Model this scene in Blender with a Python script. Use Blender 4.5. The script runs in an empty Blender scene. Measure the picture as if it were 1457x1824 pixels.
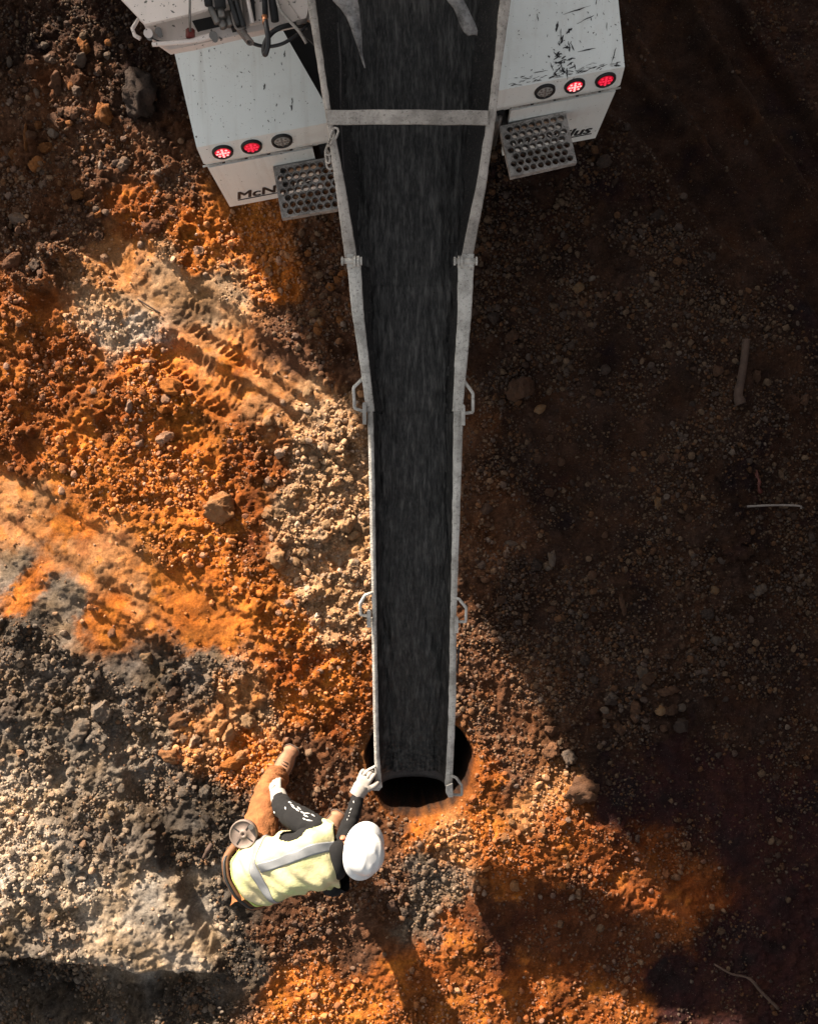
import bpy, bmesh, math, random
import numpy as np
from mathutils import Vector, Matrix
rnd = random.Random(7)
sc = bpy.context.scene
COL = sc.collection

# ------------------------------------------------------------------ camera, sky, sun, exposure
CAM_Z, FPX = 6.9, 1800.0
cam = bpy.data.cameras.new('camera'); cam_o = bpy.data.objects.new('camera', cam); COL.objects.link(cam_o)
cam_o.location = (0, 0, CAM_Z); cam.sensor_fit = 'HORIZONTAL'; cam.sensor_width = 36
cam.lens = 36 * FPX / 1457.0; cam.clip_end = 1500; cam.clip_start = .05
sc.camera = cam_o
SUN_EL = math.radians(17.8); SX, SY = .54, -.842          # ground direction in which shadows fall
w = bpy.data.worlds.new('World'); sc.world = w; w.use_nodes = True
nt = w.node_tree; nt.nodes.clear()
sky = nt.nodes.new('ShaderNodeTexSky'); sky.sky_type = 'NISHITA'; sky.sun_disc = False
sky.sun_elevation = SUN_EL; sky.sun_rotation = math.atan2(-SX, -SY)
sky.air_density = 1.0; sky.dust_density = 1.6
bg = nt.nodes.new('ShaderNodeBackground'); bg.inputs[1].default_value = .062
wo = nt.nodes.new('ShaderNodeOutputWorld')
hs = nt.nodes.new('ShaderNodeHueSaturation'); hs.inputs['Saturation'].default_value = .30     # thin high haze: a pale sky
wm = nt.nodes.new('ShaderNodeMix'); wm.data_type = 'RGBA'; wm.blend_type = 'MULTIPLY'; wm.inputs[0].default_value = 1; wm.inputs[7].default_value = (1, .95, .88, 1)
nt.links.new(sky.outputs[0], hs.inputs['Color']); nt.links.new(hs.outputs[0], wm.inputs[6]); nt.links.new(wm.outputs[2], bg.inputs[0]); nt.links.new(bg.outputs[0], wo.inputs[0])
sun = bpy.data.lights.new('sun', 'SUN'); sun.energy = 4.3; sun.angle = math.radians(.45); sun.color = (1, .85, .68)
sun_o = bpy.data.objects.new('sun', sun); COL.objects.link(sun_o)
sd = Vector((SX * math.cos(SUN_EL), SY * math.cos(SUN_EL), -math.sin(SUN_EL)))
sun_o.rotation_euler = sd.to_track_quat('-Z', 'Y').to_euler(); sun_o.location = (-5, 8, 9)
vs = sc.view_settings; vs.view_transform = 'Standard'; vs.look = 'None'; vs.gamma = 1; vs.use_curve_mapping = False
vs.exposure = 2.1
sc.render.engine = 'CYCLES'
sc.cycles.max_bounces = 5; sc.cycles.diffuse_bounces = 3

# ------------------------------------------------------------------ helpers
def S(z): return FPX / (CAM_Z - z)
def P(px, py, z=0.0): return Vector(((px - 728.5) / S(z), (912 - py) / S(z), z))

def world_inv(p):
    return p.matrix_basis.inverted() if p.parent is None else Matrix.Identity(4)

def link(o, parent=None):
    COL.objects.link(o)
    if parent is not None:
        o.parent = parent; o.matrix_parent_inverse = world_inv(parent)
    return o

def mk(name, verts, faces, mat, parent=None, smooth=False):
    me = bpy.data.meshes.new(name)
    me.from_pydata([tuple(v) for v in verts], [], faces); me.update()
    if mat: me.materials.append(mat)
    if smooth: me.polygons.foreach_set('use_smooth', [True] * len(me.polygons))
    return link(bpy.data.objects.new(name, me), parent)

def mkbm(name, bm, mat, parent=None, smooth=False, bevel=0.0):
    if bevel:
        bmesh.ops.bevel(bm, geom=[e for e in bm.edges if len(e.link_faces) == 2 and e.calc_face_angle(0) > .5],
                        offset=bevel, segments=2, affect='EDGES', profile=.6)
    bmesh.ops.recalc_face_normals(bm, faces=bm.faces)
    me = bpy.data.meshes.new(name); bm.to_mesh(me); bm.free()
    if mat: me.materials.append(mat)
    if smooth: me.polygons.foreach_set('use_smooth', [True] * len(me.polygons))
    return link(bpy.data.objects.new(name, me), parent)

def thing(name, label, cat, loc=(0, 0, 0), group=None):
    o = bpy.data.objects.new(name, None); COL.objects.link(o); o.location = loc; o.empty_display_size = .1
    o['label'] = label; o['category'] = cat
    if group: o['group'] = group
    return o

def tag(o, label=None, cat=None, group=None, kind=None):
    for k, v in (('label', label), ('category', cat), ('group', group), ('kind', kind)):
        if v: o[k] = v
    return o

def hexa(bm, c):
    """c: 8 corners, bottom 4 (ccw) then top 4"""
    v = [bm.verts.new(p) for p in c]
    for f in ((0, 3, 2, 1), (4, 5, 6, 7), (0, 1, 5, 4), (1, 2, 6, 5), (2, 3, 7, 6), (3, 0, 4, 7)):
        bm.faces.new([v[i] for i in f])

def box(bm, x0, x1, y0, y1, z0, z1, M=None):
    c = [(x0, y0, z0), (x1, y0, z0), (x1, y1, z0), (x0, y1, z0), (x0, y0, z1), (x1, y0, z1), (x1, y1, z1), (x0, y1, z1)]
    c = [Vector(p) for p in c]
    if M: c = [M(p) if callable(M) else M @ p for p in c]
    hexa(bm, c)

def prism(bm, top, dz):
    """top: list of points; extruded by dz (vector or number)"""
    d = Vector((0, 0, dz)) if not hasattr(dz, '__len__') else Vector(dz)
    a = [bm.verts.new(p) for p in top]; b = [bm.verts.new(Vector(p) + d) for p in top]
    n = len(top)
    bm.faces.new(a); bm.faces.new(b[::-1])
    for i in range(n): bm.faces.new((a[i], b[i], b[(i + 1) % n], a[(i + 1) % n]))

def tube(bm, pts, r, n=10, closed=False, caps=True):
    pts = [Vector(p) for p in pts]; m = len(pts); rings = []
    rr = r if hasattr(r, '__len__') else [r] * m
    up = None
    for i, p in enumerate(pts):
        a = pts[i - 1] if (i > 0 or closed) else p; b = pts[(i + 1) % m] if (i < m - 1 or closed) else p
        t = (b - a).normalized()
        if up is None: up = t.orthogonal().normalized()
        up = (up - t * up.dot(t)).normalized(); sd_ = t.cross(up)
        rings.append([bm.verts.new(p + (up * math.cos(k * 2 * math.pi / n) + sd_ * math.sin(k * 2 * math.pi / n)) * rr[i]) for k in range(n)])
    for i in range(m if closed else m - 1):
        A, B = rings[i], rings[(i + 1) % m]
        for k in range(n): bm.faces.new((A[k], A[(k + 1) % n], B[(k + 1) % n], B[k]))
    if caps and not closed:
        bm.faces.new(rings[0][::-1]); bm.faces.new(rings[-1])

def smoothpath(pts, sub=6):
    pts = [Vector(p) for p in pts]; out = []
    for i in range(len(pts) - 1):
        p0 = pts[max(i - 1, 0)]; p1 = pts[i]; p2 = pts[i + 1]; p3 = pts[min(i + 2, len(pts) - 1)]
        for k in range(sub):
            t = k / sub
            out.append(.5 * ((2 * p1) + (p2 - p0) * t + (2 * p0 - 5 * p1 + 4 * p2 - p3) * t * t + (3 * p1 - p0 - 3 * p2 + p3) * t ** 3))
    out.append(pts[-1]); return out

def T_bm(): return bmesh.new()

# ------------------------------------------------------------------ materials
class NB:
    def __init__(s, name):
        s.m = bpy.data.materials.new(name); s.m.use_nodes = True; s.t = s.m.node_tree; s.t.nodes.clear()
        s.out = s.n('ShaderNodeOutputMaterial'); s.b = s.n('ShaderNodeBsdfPrincipled'); s.l(s.b.outputs[0], s.out.inputs[0])
    def n(s, k): return s.t.nodes.new(k)
    def l(s, a, b): s.t.links.new(a, b)
    def coord(s, scale=(1, 1, 1), kind='Object'):
        c = s.n('ShaderNodeTexCoord'); mp = s.n('ShaderNodeMapping'); mp.inputs['Scale'].default_value = scale
        s.l(c.outputs[kind], mp.inputs[0]); return mp.outputs[0]
    def noise(s, scale, detail=4, rough=.6, vec=None, dist=0):
        n = s.n('ShaderNodeTexNoise'); n.inputs['Scale'].default_value = scale; n.inputs['Detail'].default_value = detail
        n.inputs['Roughness'].default_value = rough; n.inputs['Distortion'].default_value = dist
        if vec is not None: s.l(vec, n.inputs['Vector'])
        return n.outputs['Fac']
    def ramp(s, fac, stops):
        r = s.n('ShaderNodeValToRGB'); e = r.color_ramp.elements
        while len(e) < len(stops): e.new(.5)
        for i, (p, c) in enumerate(stops):
            e[i].position = p; e[i].color = (c[0], c[1], c[2], 1) if hasattr(c, '__len__') else (c, c, c, 1)
        s.l(fac, r.inputs[0]); return r.outputs[0]
    def mix(s, fac, a, b, mode='MIX'):
        m = s.n('ShaderNodeMix'); m.data_type = 'RGBA'; m.blend_type = mode
        for sock, v in ((m.inputs[0], fac), (m.inputs[6], a), (m.inputs[7], b)):
            if hasattr(v, 'is_linked') or isinstance(v, bpy.types.NodeSocket): s.l(v, sock)
            elif hasattr(v, '__len__'): sock.default_value = (v[0], v[1], v[2], 1)
            else: sock.default_value = v
        return m.outputs[2]
    def bump(s, h, strength=.5, dist=.01):
        b = s.n('ShaderNodeBump'); b.inputs['Strength'].default_value = strength; b.inputs['Distance'].default_value = dist
        s.l(h, b.inputs['Height']); s.l(b.outputs[0], s.b.inputs['Normal'])
    def set(s, col=None, rough=None, metal=None, spec=None):
        for k, v in (('Base Color', col), ('Roughness', rough), ('Metallic', metal), ('Specular IOR Level', spec)):
            if v is None: continue
            if isinstance(v, bpy.types.NodeSocket): s.l(v, s.b.inputs[k])
            elif hasattr(v, '__len__'): s.b.inputs[k].default_value = (v[0], v[1], v[2], 1)
            else: s.b.inputs[k].default_value = v
        return s

def simple(name, col, rough=.6, metal=0, var=.25, scale=25, bump=.15, dist=.004, spec=.4):
    b = NB(name); v = b.coord()
    n = b.noise(scale, 5, .65, v)
    c = b.ramp(n, [(.3, [x * (1 - var) for x in col]), (.7, [min(1, x * (1 + var)) for x in col])])
    b.set(c, rough, metal, spec); b.bump(b.noise(scale * 3, 4, .6, v), bump, dist)
    return b.m

def mat_soil():
    b = NB('soil'); v = b.coord()
    a = b.n('ShaderNodeAttribute'); a.attribute_name = 'Col'
    f1 = b.ramp(b.noise(9, 6, .7, v), [(.3, .62), (.7, 1.35)])
    f2 = b.ramp(b.noise(70, 4, .7, v), [(.3, .6), (.72, 1.4)])
    c = b.mix(1.0, a.outputs['Color'], f1, 'MULTIPLY'); c = b.mix(1.0, c, f2, 'MULTIPLY')
    # pale flecks of crushed stone
    fl = b.ramp(b.noise(130, 2, .5, v), [(.69, 0), (.75, 1)])
    pale = b.mix(.55, c, (.42, .34, .27)); c = b.mix(fl, c, pale)
    b.set(c, .95, 0, .15)
    h = b.n('ShaderNodeMath'); h.operation = 'ADD'
    b.l(b.noise(60, 6, .75, v), h.inputs[0]); b.l(b.noise(220, 3, .6, v), h.inputs[1])
    b.bump(h.outputs[0], .9, .012)
    return b.m
def mat_gravel():
    b = NB('gravel'); v = b.coord()
    a = b.n('ShaderNodeAttribute'); a.attribute_name = 'Col'
    f2 = b.ramp(b.noise(60, 5, .7, v), [(.3, .65), (.72, 1.35)])
    c = b.mix(1.0, a.outputs['Color'], f2, 'MULTIPLY')
    b.set(c, .9, 0, .2); b.bump(b.noise(160, 4, .6, v), .5, .006)
    return b.m
def mat_rock(name, col, dust):
    b = NB(name); v = b.coord(kind='Object')
    oi = b.n('ShaderNodeObjectInfo')
    n = b.noise(4, 8, .75, v); c = b.ramp(n, [(.32, [x * .6 for x in col]), (.66, [min(1, x * 1.3) for x in col])])
    c = b.mix(b.ramp(b.noise(2, 6, .65, v), [(.42, 0), (.62, .8)]), c, dust)
    c = b.mix(.5, c, oi.outputs['Color']); vr = b.ramp(oi.outputs['Random'], [(0, .75), (1, 1.25)]); c = b.mix(1.0, c, vr, 'MULTIPLY')
    b.set(c, .9, 0, .2)
    h = b.n('ShaderNodeMath'); h.operation = 'ADD'
    b.l(b.noise(5, 8, .75, v), h.inputs[0]); b.l(b.noise(16, 4, .6, v), h.inputs[1]); b.bump(h.outputs[0], 1, .015)
    return b.m
def mat_white(name='white_paint', base=(.84, .87, .84), chips=.70):
    b = NB(name); v = b.coord()
    g = b.ramp(b.noise(2.2, 6, .6, v), [(.3, [x * .9 for x in base]), (.7, base)])
    st = b.noise(1.0, 5, .6, b.coord((22, 1.6, 1.6)))
    g = b.mix(b.ramp(st, [(.52, 0), (.75, .30)]), g, (.46, .43, .38))
    g = b.mix(b.ramp(b.noise(38, 3, .6, v), [(chips, 0), (chips + .02, .9)]), g, (.05, .045, .04))
    g = b.mix(b.ramp(b.noise(110, 2, .5, v), [(.70, 0), (.73, .6)]), g, (.12, .1, .09))
    g = b.mix(b.ramp(b.noise(5, 8, .72, v), [(.52, 0), (.74, .22)]), g, (.46, .38, .30))
    b.set(g, .42, 0, .35); b.bump(b.noise(9, 3, .5, v), .08, .01)
    return b.m
def mat_crust(name, a=(.42, .41, .38), d=(.20, .18, .165), s=1.0):
    b = NB(name); v = b.coord()
    c = b.ramp(b.noise(10 * s, 6, .7, v), [(.32, d), (.55, a), (.8, [min(1, x * 1.15) for x in a])])
    c = b.mix(b.ramp(b.noise(3.2, 7, .7, v), [(.45, 0), (.66, .55)]), c, [x * .55 for x in d])
    c = b.mix(b.ramp(b.noise(75, 4, .7, v), [(.55, 0), (.68, .75)]), c, (.09, .08, .075))
    b.set(c, .85, 0, .25)
    h = b.n('ShaderNodeMath'); h.operation = 'ADD'
    b.l(b.noise(45, 5, .7, v), h.inputs[0]); b.l(b.noise(150, 4, .6, v), h.inputs[1]); b.bump(h.outputs[0], .7, .008)
    return b.m
def mat_flow():
    b = NB('wet_concrete'); v = b.coord((56, 8, 8)); v2 = b.coord((190, 32, 32))
    n = b.noise(1, 4, .6, v); n2 = b.noise(1, 3, .6, v2)
    c = b.ramp(n, [(.36, (.006, .006, .0063)), (.53, (.019, .0185, .018)), (.70, (.070, .067, .064))])
    c = b.mix(b.ramp(n2, [(.46, 0), (.72, .55)]), c, (.075, .072, .069))
    b.set(c, .62, 0, .3)
    h = b.n('ShaderNodeMath'); h.operation = 'ADD'; b.l(n, h.inputs[0]); b.l(n2, h.inputs[1]); b.bump(h.outputs[0], .6, .01)
    return b.m

M = {}
M['soil'] = mat_soil(); M['gravel'] = mat_gravel()
PAL = {  # soil colours; the darker browns and reds also have shade painted in
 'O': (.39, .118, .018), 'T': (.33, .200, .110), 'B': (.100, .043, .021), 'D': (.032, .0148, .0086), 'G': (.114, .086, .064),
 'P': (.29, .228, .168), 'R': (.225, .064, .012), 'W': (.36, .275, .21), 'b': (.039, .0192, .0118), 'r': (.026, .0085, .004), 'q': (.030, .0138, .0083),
 'v': (.17, .046, .010), 'u': (.085, .026, .009), 'K': (.054, .042, .032), 'y': (.43, .142, .018), 'g': (.150, .116, .086), 'S': (.34, .155, .060)}  # u paints the chute's shadow band into the soil colour
for k, (c, d) in dict(tan=((.36, .235, .13), (.38, .17, .055)), grey=((.20, .17, .145), (.24, .155, .095)), white=((.46, .385, .32), (.38, .23, .13)),
                      orange=((.36, .135, .035), (.42, .15, .03)), brown=((.13, .072, .045), (.15, .07, .035)), dark=((.06, .05, .045), (.085, .055, .04))).items():
    M['rock_' + k] = mat_rock('rock_' + k, c, d)
M['white'] = mat_white(); M['white2'] = mat_white('scuffed_white_paint', (.70, .62, .57), .64)
M['crust'] = mat_crust('concrete_crusted_steel', (.56, .54, .50), (.31, .29, .265)); M['crust2'] = mat_crust('dull_crusted_steel', (.46, .42, .38), (.26, .235, .21))
M['step'] = mat_crust('galvanised_step', (.46, .43, .40), (.15, .14, .13), 2)
M['inner'] = mat_crust('chute_lining', (.060, .056, .056), (.028, .027, .028))
M['flow'] = mat_flow()
M['black'] = simple('black_rubber', (.018, .018, .019), .55)
M['chassis'] = simple('black_chassis', (.012, .012, .013), .8)
M['hose'] = simple('hose_rubber', (.022, .022, .024), .4)
M['steel'] = simple('worn_steel', (.16, .15, .14), .45, .6)
M['copper'] = simple('copper_fitting', (.55, .24, .12), .35, .9)
M['redknob'] = simple('dark_red_plastic', (.12, .012, .010), .4)
M['flap'] = mat_crust('crusted_rubber_flap', (.30, .30, .30), (.04, .04, .042))
M['inner_shaded'] = mat_crust('shaded_chute_lining', (.022, .021, .021), (.010, .010, .010))  # darker copy of the lining, painting in the shade inside the upper chutes
M['shirt'] = simple('black_cotton', (.005, .005, .0058), .95, 0, .3, 40, .3)
M['skin'] = simple('skin', (.42, .19, .115), .5, 0, .08, 20, .05)
M['pants'] = simple('brown_canvas', (.23, .085, .027), .9, 0, .35, 14, .7, .014)
M['boot'] = simple('tan_leather', (.27, .135, .075), .7, 0, .2, 18, .3)
M['sole'] = simple('boot_sole', (.09, .06, .045), .9)
M['glove'] = simple('white_leather_glove', (.31, .285, .26), .8, 0, .15, 24, .35, .006)
M['hat'] = simple('white_hard_hat', (.62, .63, .63), .34, 0, .08, 16, .05, .002, .5)
M['belt'] = simple('brown_tool_belt', (.16, .075, .035), .7)
M['reel'] = simple('reel_plastic', (.17, .13, .11), .6, 0, .15)
M['paintmark'] = simple('white_print', (.62, .61, .6), .8)
M['tail_dark'] = simple('red_lens', (.45, .008, .02), .2, 0, .1)
M['tail_clear'] = simple('clear_lens', (.42, .41, .38), .2, 0, .15, 60)
M['wood'] = simple('dirty_wood', (.060, .036, .026), .85, 0, .35, 22, .4)
M['debrisred'] = simple('red_plastic', (.07, .016, .010), .6)
M['palegrey'] = simple('pale_rod', (.17, .145, .13), .6)
M['leaf'] = simple('leaf_green', (.06, .09, .03), .7)
M['bark'] = simple('bark', (.12, .085, .06), .9)
M['glass'] = simple('cab_glass', (.03, .035, .04), .1)
M['tyre'] = simple('tyre_rubber', (.025, .024, .023), .85)
def emis(name, col, st):
    b = NB(name); b.set(col, .3); b.b.inputs['Emission Color'].default_value = (*col, 1); b.b.inputs['Emission Strength'].default_value = st; return b.m
M['tail_on'] = emis('lit_red_lens', (.8, .02, .05), .15); M['tail_hot'] = emis('lit_bulb', (1, .42, .40), .30)
M['tail_dim'] = emis('dim_red_lens', (.6, .008, .03), .10); M['tail_dimb'] = emis('dim_red_bulb', (.9, .03, .08), .16)

def mat_vest():
    b = NB('lime_mesh_vest'); v = b.coord()
    c = b.ramp(b.noise(5, 4, .6, v), [(.35, (.40, .44, .21)), (.65, (.52, .45, .28))])
    vo = b.n('ShaderNodeTexVoronoi'); vo.inputs['Scale'].default_value = 230; b.l(v, vo.inputs['Vector'])
    c = b.mix(b.ramp(vo.outputs['Distance'], [(.12, .35), (.3, 0)]), c, (.25, .30, .12))
    b.set(c, .85, 0, .2); b.bump(b.noise(9, 4, .6, v), .5, .02); return b.m
M['vest'] = mat_vest(); M['stripe'] = simple('grey_reflective_tape', (.20, .21, .22), .4, .1, .08, 12, .1)
M['piping'] = simple('lime_piping', (.50, .62, .16), .8)

# ------------------------------------------------------------------ noise
def _h(ix, iy, seed):
    n = (ix.astype(np.int64) * 374761393 + iy.astype(np.int64) * 668265263 + seed * 974634777) & 0xFFFFFFFF
    n = ((n ^ (n >> 13)) * 1274126177) & 0xFFFFFFFF
    n = (n ^ (n >> 16)) & 0xFFFFFFFF
    return n
def rnd01(ix, iy, seed): return _h(ix, iy, seed).astype(np.float64) / 4294967295.0
def perlin(x, y, seed=0):
    xi = np.floor(x); yi = np.floor(y); fx = x - xi; fy = y - yi; xi = xi.astype(np.int64); yi = yi.astype(np.int64)
    def g(dx, dy):
        a = rnd01(xi + dx, yi + dy, seed) * 2 * math.pi
        return np.cos(a) * (fx - dx) + np.sin(a) * (fy - dy)
    u = fx * fx * fx * (fx * (fx * 6 - 15) + 10); v = fy * fy * fy * (fy * (fy * 6 - 15) + 10)
    a = g(0, 0) * (1 - u) + g(1, 0) * u; b = g(0, 1) * (1 - u) + g(1, 1) * u
    return (a * (1 - v) + b * v) * 1.5
def fbm(x, y, f, octv=4, seed=0, gain=.5):
    s = 0; a = 1.0
    for o in range(octv):
        s = s + a * perlin(x * f, y * f, seed + o * 13); f *= 2.03; a *= gain
    return s
def clods(x, y, cell, seed, rmin=.15, rmax=.55, keep=.8):
    """rounded lumps, one per jittered cell; returns height in units of the cell"""
    gx = x / cell; gy = y / cell; ix = np.floor(gx).astype(np.int64); iy = np.floor(gy).astype(np.int64)
    best = np.zeros_like(gx)
    for dx in (-1, 0, 1):
        for dy in (-1, 0, 1):
            cx = ix + dx; cy = iy + dy
            px = cx + .1 + .8 * rnd01(cx, cy, seed); py = cy + .1 + .8 * rnd01(cx, cy, seed + 1)
            r = rmin + (rmax - rmin) * rnd01(cx, cy, seed + 2) ** 1.6; k = rnd01(cx, cy, seed + 3) < keep
            a = rnd01(cx, cy, seed + 4) * math.pi; ca = np.cos(a); sa = np.sin(a)
            ddx = gx - px; ddy = gy - py; u = ddx * ca + ddy * sa; v = (-ddx * sa + ddy * ca) * (1.1 + .6 * rnd01(cx, cy, seed + 5))
            d2 = (np.abs(u) ** 2.6 + np.abs(v) ** 2.6) ** (2 / 2.6) / (r * r)
            h = np.where(k, np.sqrt(np.clip(1 - d2, 0, 1)) * r * .8, 0)
            best = np.maximum(best, h)
    return best
def chunks(x, y, cell, seed, keep=.7):
    '''angular fragments: tilted flat facets parted by cracks; height in units of the cell'''
    gx = x / cell; gy = y / cell; ix = np.floor(gx).astype(np.int64); iy = np.floor(gy).astype(np.int64)
    f1 = np.full_like(gx, 9.); f2 = np.full_like(gx, 9.); ht = np.zeros_like(gx)
    for dx in (-1, 0, 1):
        for dy in (-1, 0, 1):
            cx = ix + dx; cy = iy + dy
            ddx = gx - (cx + .12 + .76 * rnd01(cx, cy, seed)); ddy = gy - (cy + .12 + .76 * rnd01(cx, cy, seed + 1)); d = np.sqrt(ddx * ddx + ddy * ddy)
            k = rnd01(cx, cy, seed + 2) < keep; h0 = (.12 + .55 * rnd01(cx, cy, seed + 3) ** 2) * k
            a = rnd01(cx, cy, seed + 4) * 6.283; t = .5 * rnd01(cx, cy, seed + 5); h = h0 * (1 + t * (np.cos(a) * ddx + np.sin(a) * ddy) * 1.6)
            c = d < f1; f2 = np.where(c, f1, np.minimum(f2, d)); ht = np.where(c, h, ht); f1 = np.where(c, d, f1)
    return ht * np.clip((f2 - f1) / .26, 0, 1) ** .6
def sstep(a, b, x):
    t = np.clip((x - a) / (b - a), 0, 1); return t * t * (3 - 2 * t)

# ------------------------------------------------------------------ soil map with shade painted in: picture position, soil, stoniness, lumpiness
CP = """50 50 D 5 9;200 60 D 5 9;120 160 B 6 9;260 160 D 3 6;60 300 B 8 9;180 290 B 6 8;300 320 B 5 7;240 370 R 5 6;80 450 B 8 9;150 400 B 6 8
350 420 O 5 6;450 420 O 5 5;560 430 B 6 6;590 520 B 9 7;290 260 B 4 8;200 470 S 4 4;300 500 T 3 3;400 530 T 2 2;480 490 O 7 6;530 580 B 6 5;230 590 W 3 3;190 560 T 3 3
40 560 R 3 6;120 640 R 6 9;30 720 R 5 7;380 620 S 0 1;460 670 S 0 2;420 650 O 0 1;600 640 B 6 6;560 720 T 9 8;510 650 B 5 5;250 640 O 5 7;270 690 O 6 8
300 760 O 6 8;200 730 R 6 8;150 800 O 5 7;60 820 R 4 5;250 850 O 4 6;350 830 O 5 7;450 830 R 6 7;550 820 T 10 9;620 800 T 10 9;600 900 T 10 9;520 930 T 9 8;640 950 T 10 9
440 900 R 4 5;440 960 R 3 3;330 960 O 4 6;60 920 S 1 1;20 900 S 1 1;150 980 S 1 1;120 940 O 1 1;250 1050 S 1 1;300 1050 O 1 1;350 1130 O 1 2;200 1090 O 0 1;30 1010 g 0 2;110 1080 g 1 1;60 1040 O 1 1
450 1060 O 4 6;520 1120 O 4 6;400 1000 O 4 6;560 1060 T 7 7;620 1100 T 8 8;600 1200 O 5 6;640 1190 R 4 5;520 1180 R 5 6
50 1110 K 6 10;100 1190 G 5 10;200 1230 G 5 9;300 1190 K 5 10;380 1200 G 6 10;430 1230 S 7 10;450 1290 T 7 10;550 1250 O 4 6;620 1290 R 4 5;360 1310 S 7 9;450 1340 O 6 10
250 1330 g 6 9;100 1320 g 6 9;30 1230 G 5 10;50 1450 P 6 6;200 1430 g 6 7;300 1400 G 6 7;380 1440 K 8 7;330 1500 K 8 8;180 1480 G 8 7;560 1340 B 5 6;600 1420 B 7 6;560 1400 B 7 6;640 1340 B 5 4
150 1560 P 3 6;40 1580 P 4 8;250 1600 P 1 2;350 1620 P 0 3;300 1680 P 0 3;380 1660 P 0 3;200 1650 P 1 3;100 1630 g 5 8;430 1600 K 6 6;430 1700 K 5 5;100 1760 K 7 9;300 1790 K 7 9;10 1740 K 7 9
500 1650 B 6 6;570 1620 B 6 6;700 1600 B 7 6;760 1560 G 7 5;740 1620 G 6 6;650 1690 B 4 4;550 1780 O 4 4;620 1800 O 3 4;700 1760 R 3 4;800 1700 R 3 4;790 1800 R 3 3
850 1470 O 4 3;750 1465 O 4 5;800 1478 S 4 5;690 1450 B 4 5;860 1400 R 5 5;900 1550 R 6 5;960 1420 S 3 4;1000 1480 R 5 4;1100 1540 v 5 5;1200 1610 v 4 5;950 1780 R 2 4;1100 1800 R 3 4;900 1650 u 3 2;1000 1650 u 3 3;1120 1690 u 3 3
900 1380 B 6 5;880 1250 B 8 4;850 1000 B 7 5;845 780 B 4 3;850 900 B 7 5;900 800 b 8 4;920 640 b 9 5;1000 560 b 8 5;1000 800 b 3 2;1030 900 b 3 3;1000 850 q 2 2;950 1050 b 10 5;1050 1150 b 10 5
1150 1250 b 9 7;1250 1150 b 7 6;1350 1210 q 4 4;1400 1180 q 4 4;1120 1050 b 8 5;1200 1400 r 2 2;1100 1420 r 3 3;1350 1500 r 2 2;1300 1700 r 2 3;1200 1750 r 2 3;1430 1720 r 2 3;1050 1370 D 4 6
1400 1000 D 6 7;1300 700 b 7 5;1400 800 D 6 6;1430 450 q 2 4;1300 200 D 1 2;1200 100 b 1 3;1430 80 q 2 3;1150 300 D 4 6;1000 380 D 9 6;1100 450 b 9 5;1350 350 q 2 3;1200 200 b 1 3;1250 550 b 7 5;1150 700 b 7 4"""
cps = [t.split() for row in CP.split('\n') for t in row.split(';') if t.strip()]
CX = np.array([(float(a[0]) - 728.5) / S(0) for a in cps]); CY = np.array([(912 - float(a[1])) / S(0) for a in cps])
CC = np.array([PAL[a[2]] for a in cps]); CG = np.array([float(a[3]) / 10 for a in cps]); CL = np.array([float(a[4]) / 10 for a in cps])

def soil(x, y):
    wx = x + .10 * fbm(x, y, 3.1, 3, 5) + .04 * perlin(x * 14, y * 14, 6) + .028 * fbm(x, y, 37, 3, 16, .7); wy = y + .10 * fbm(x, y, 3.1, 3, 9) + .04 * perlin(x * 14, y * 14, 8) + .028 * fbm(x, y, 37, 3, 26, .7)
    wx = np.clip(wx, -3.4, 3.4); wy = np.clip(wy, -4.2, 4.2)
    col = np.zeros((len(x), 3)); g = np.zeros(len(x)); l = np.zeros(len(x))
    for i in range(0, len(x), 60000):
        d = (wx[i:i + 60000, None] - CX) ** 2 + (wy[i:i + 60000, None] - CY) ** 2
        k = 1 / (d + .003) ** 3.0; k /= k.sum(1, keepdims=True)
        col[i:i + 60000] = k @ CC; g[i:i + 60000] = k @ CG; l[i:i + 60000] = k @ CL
    return col, g, l

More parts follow.
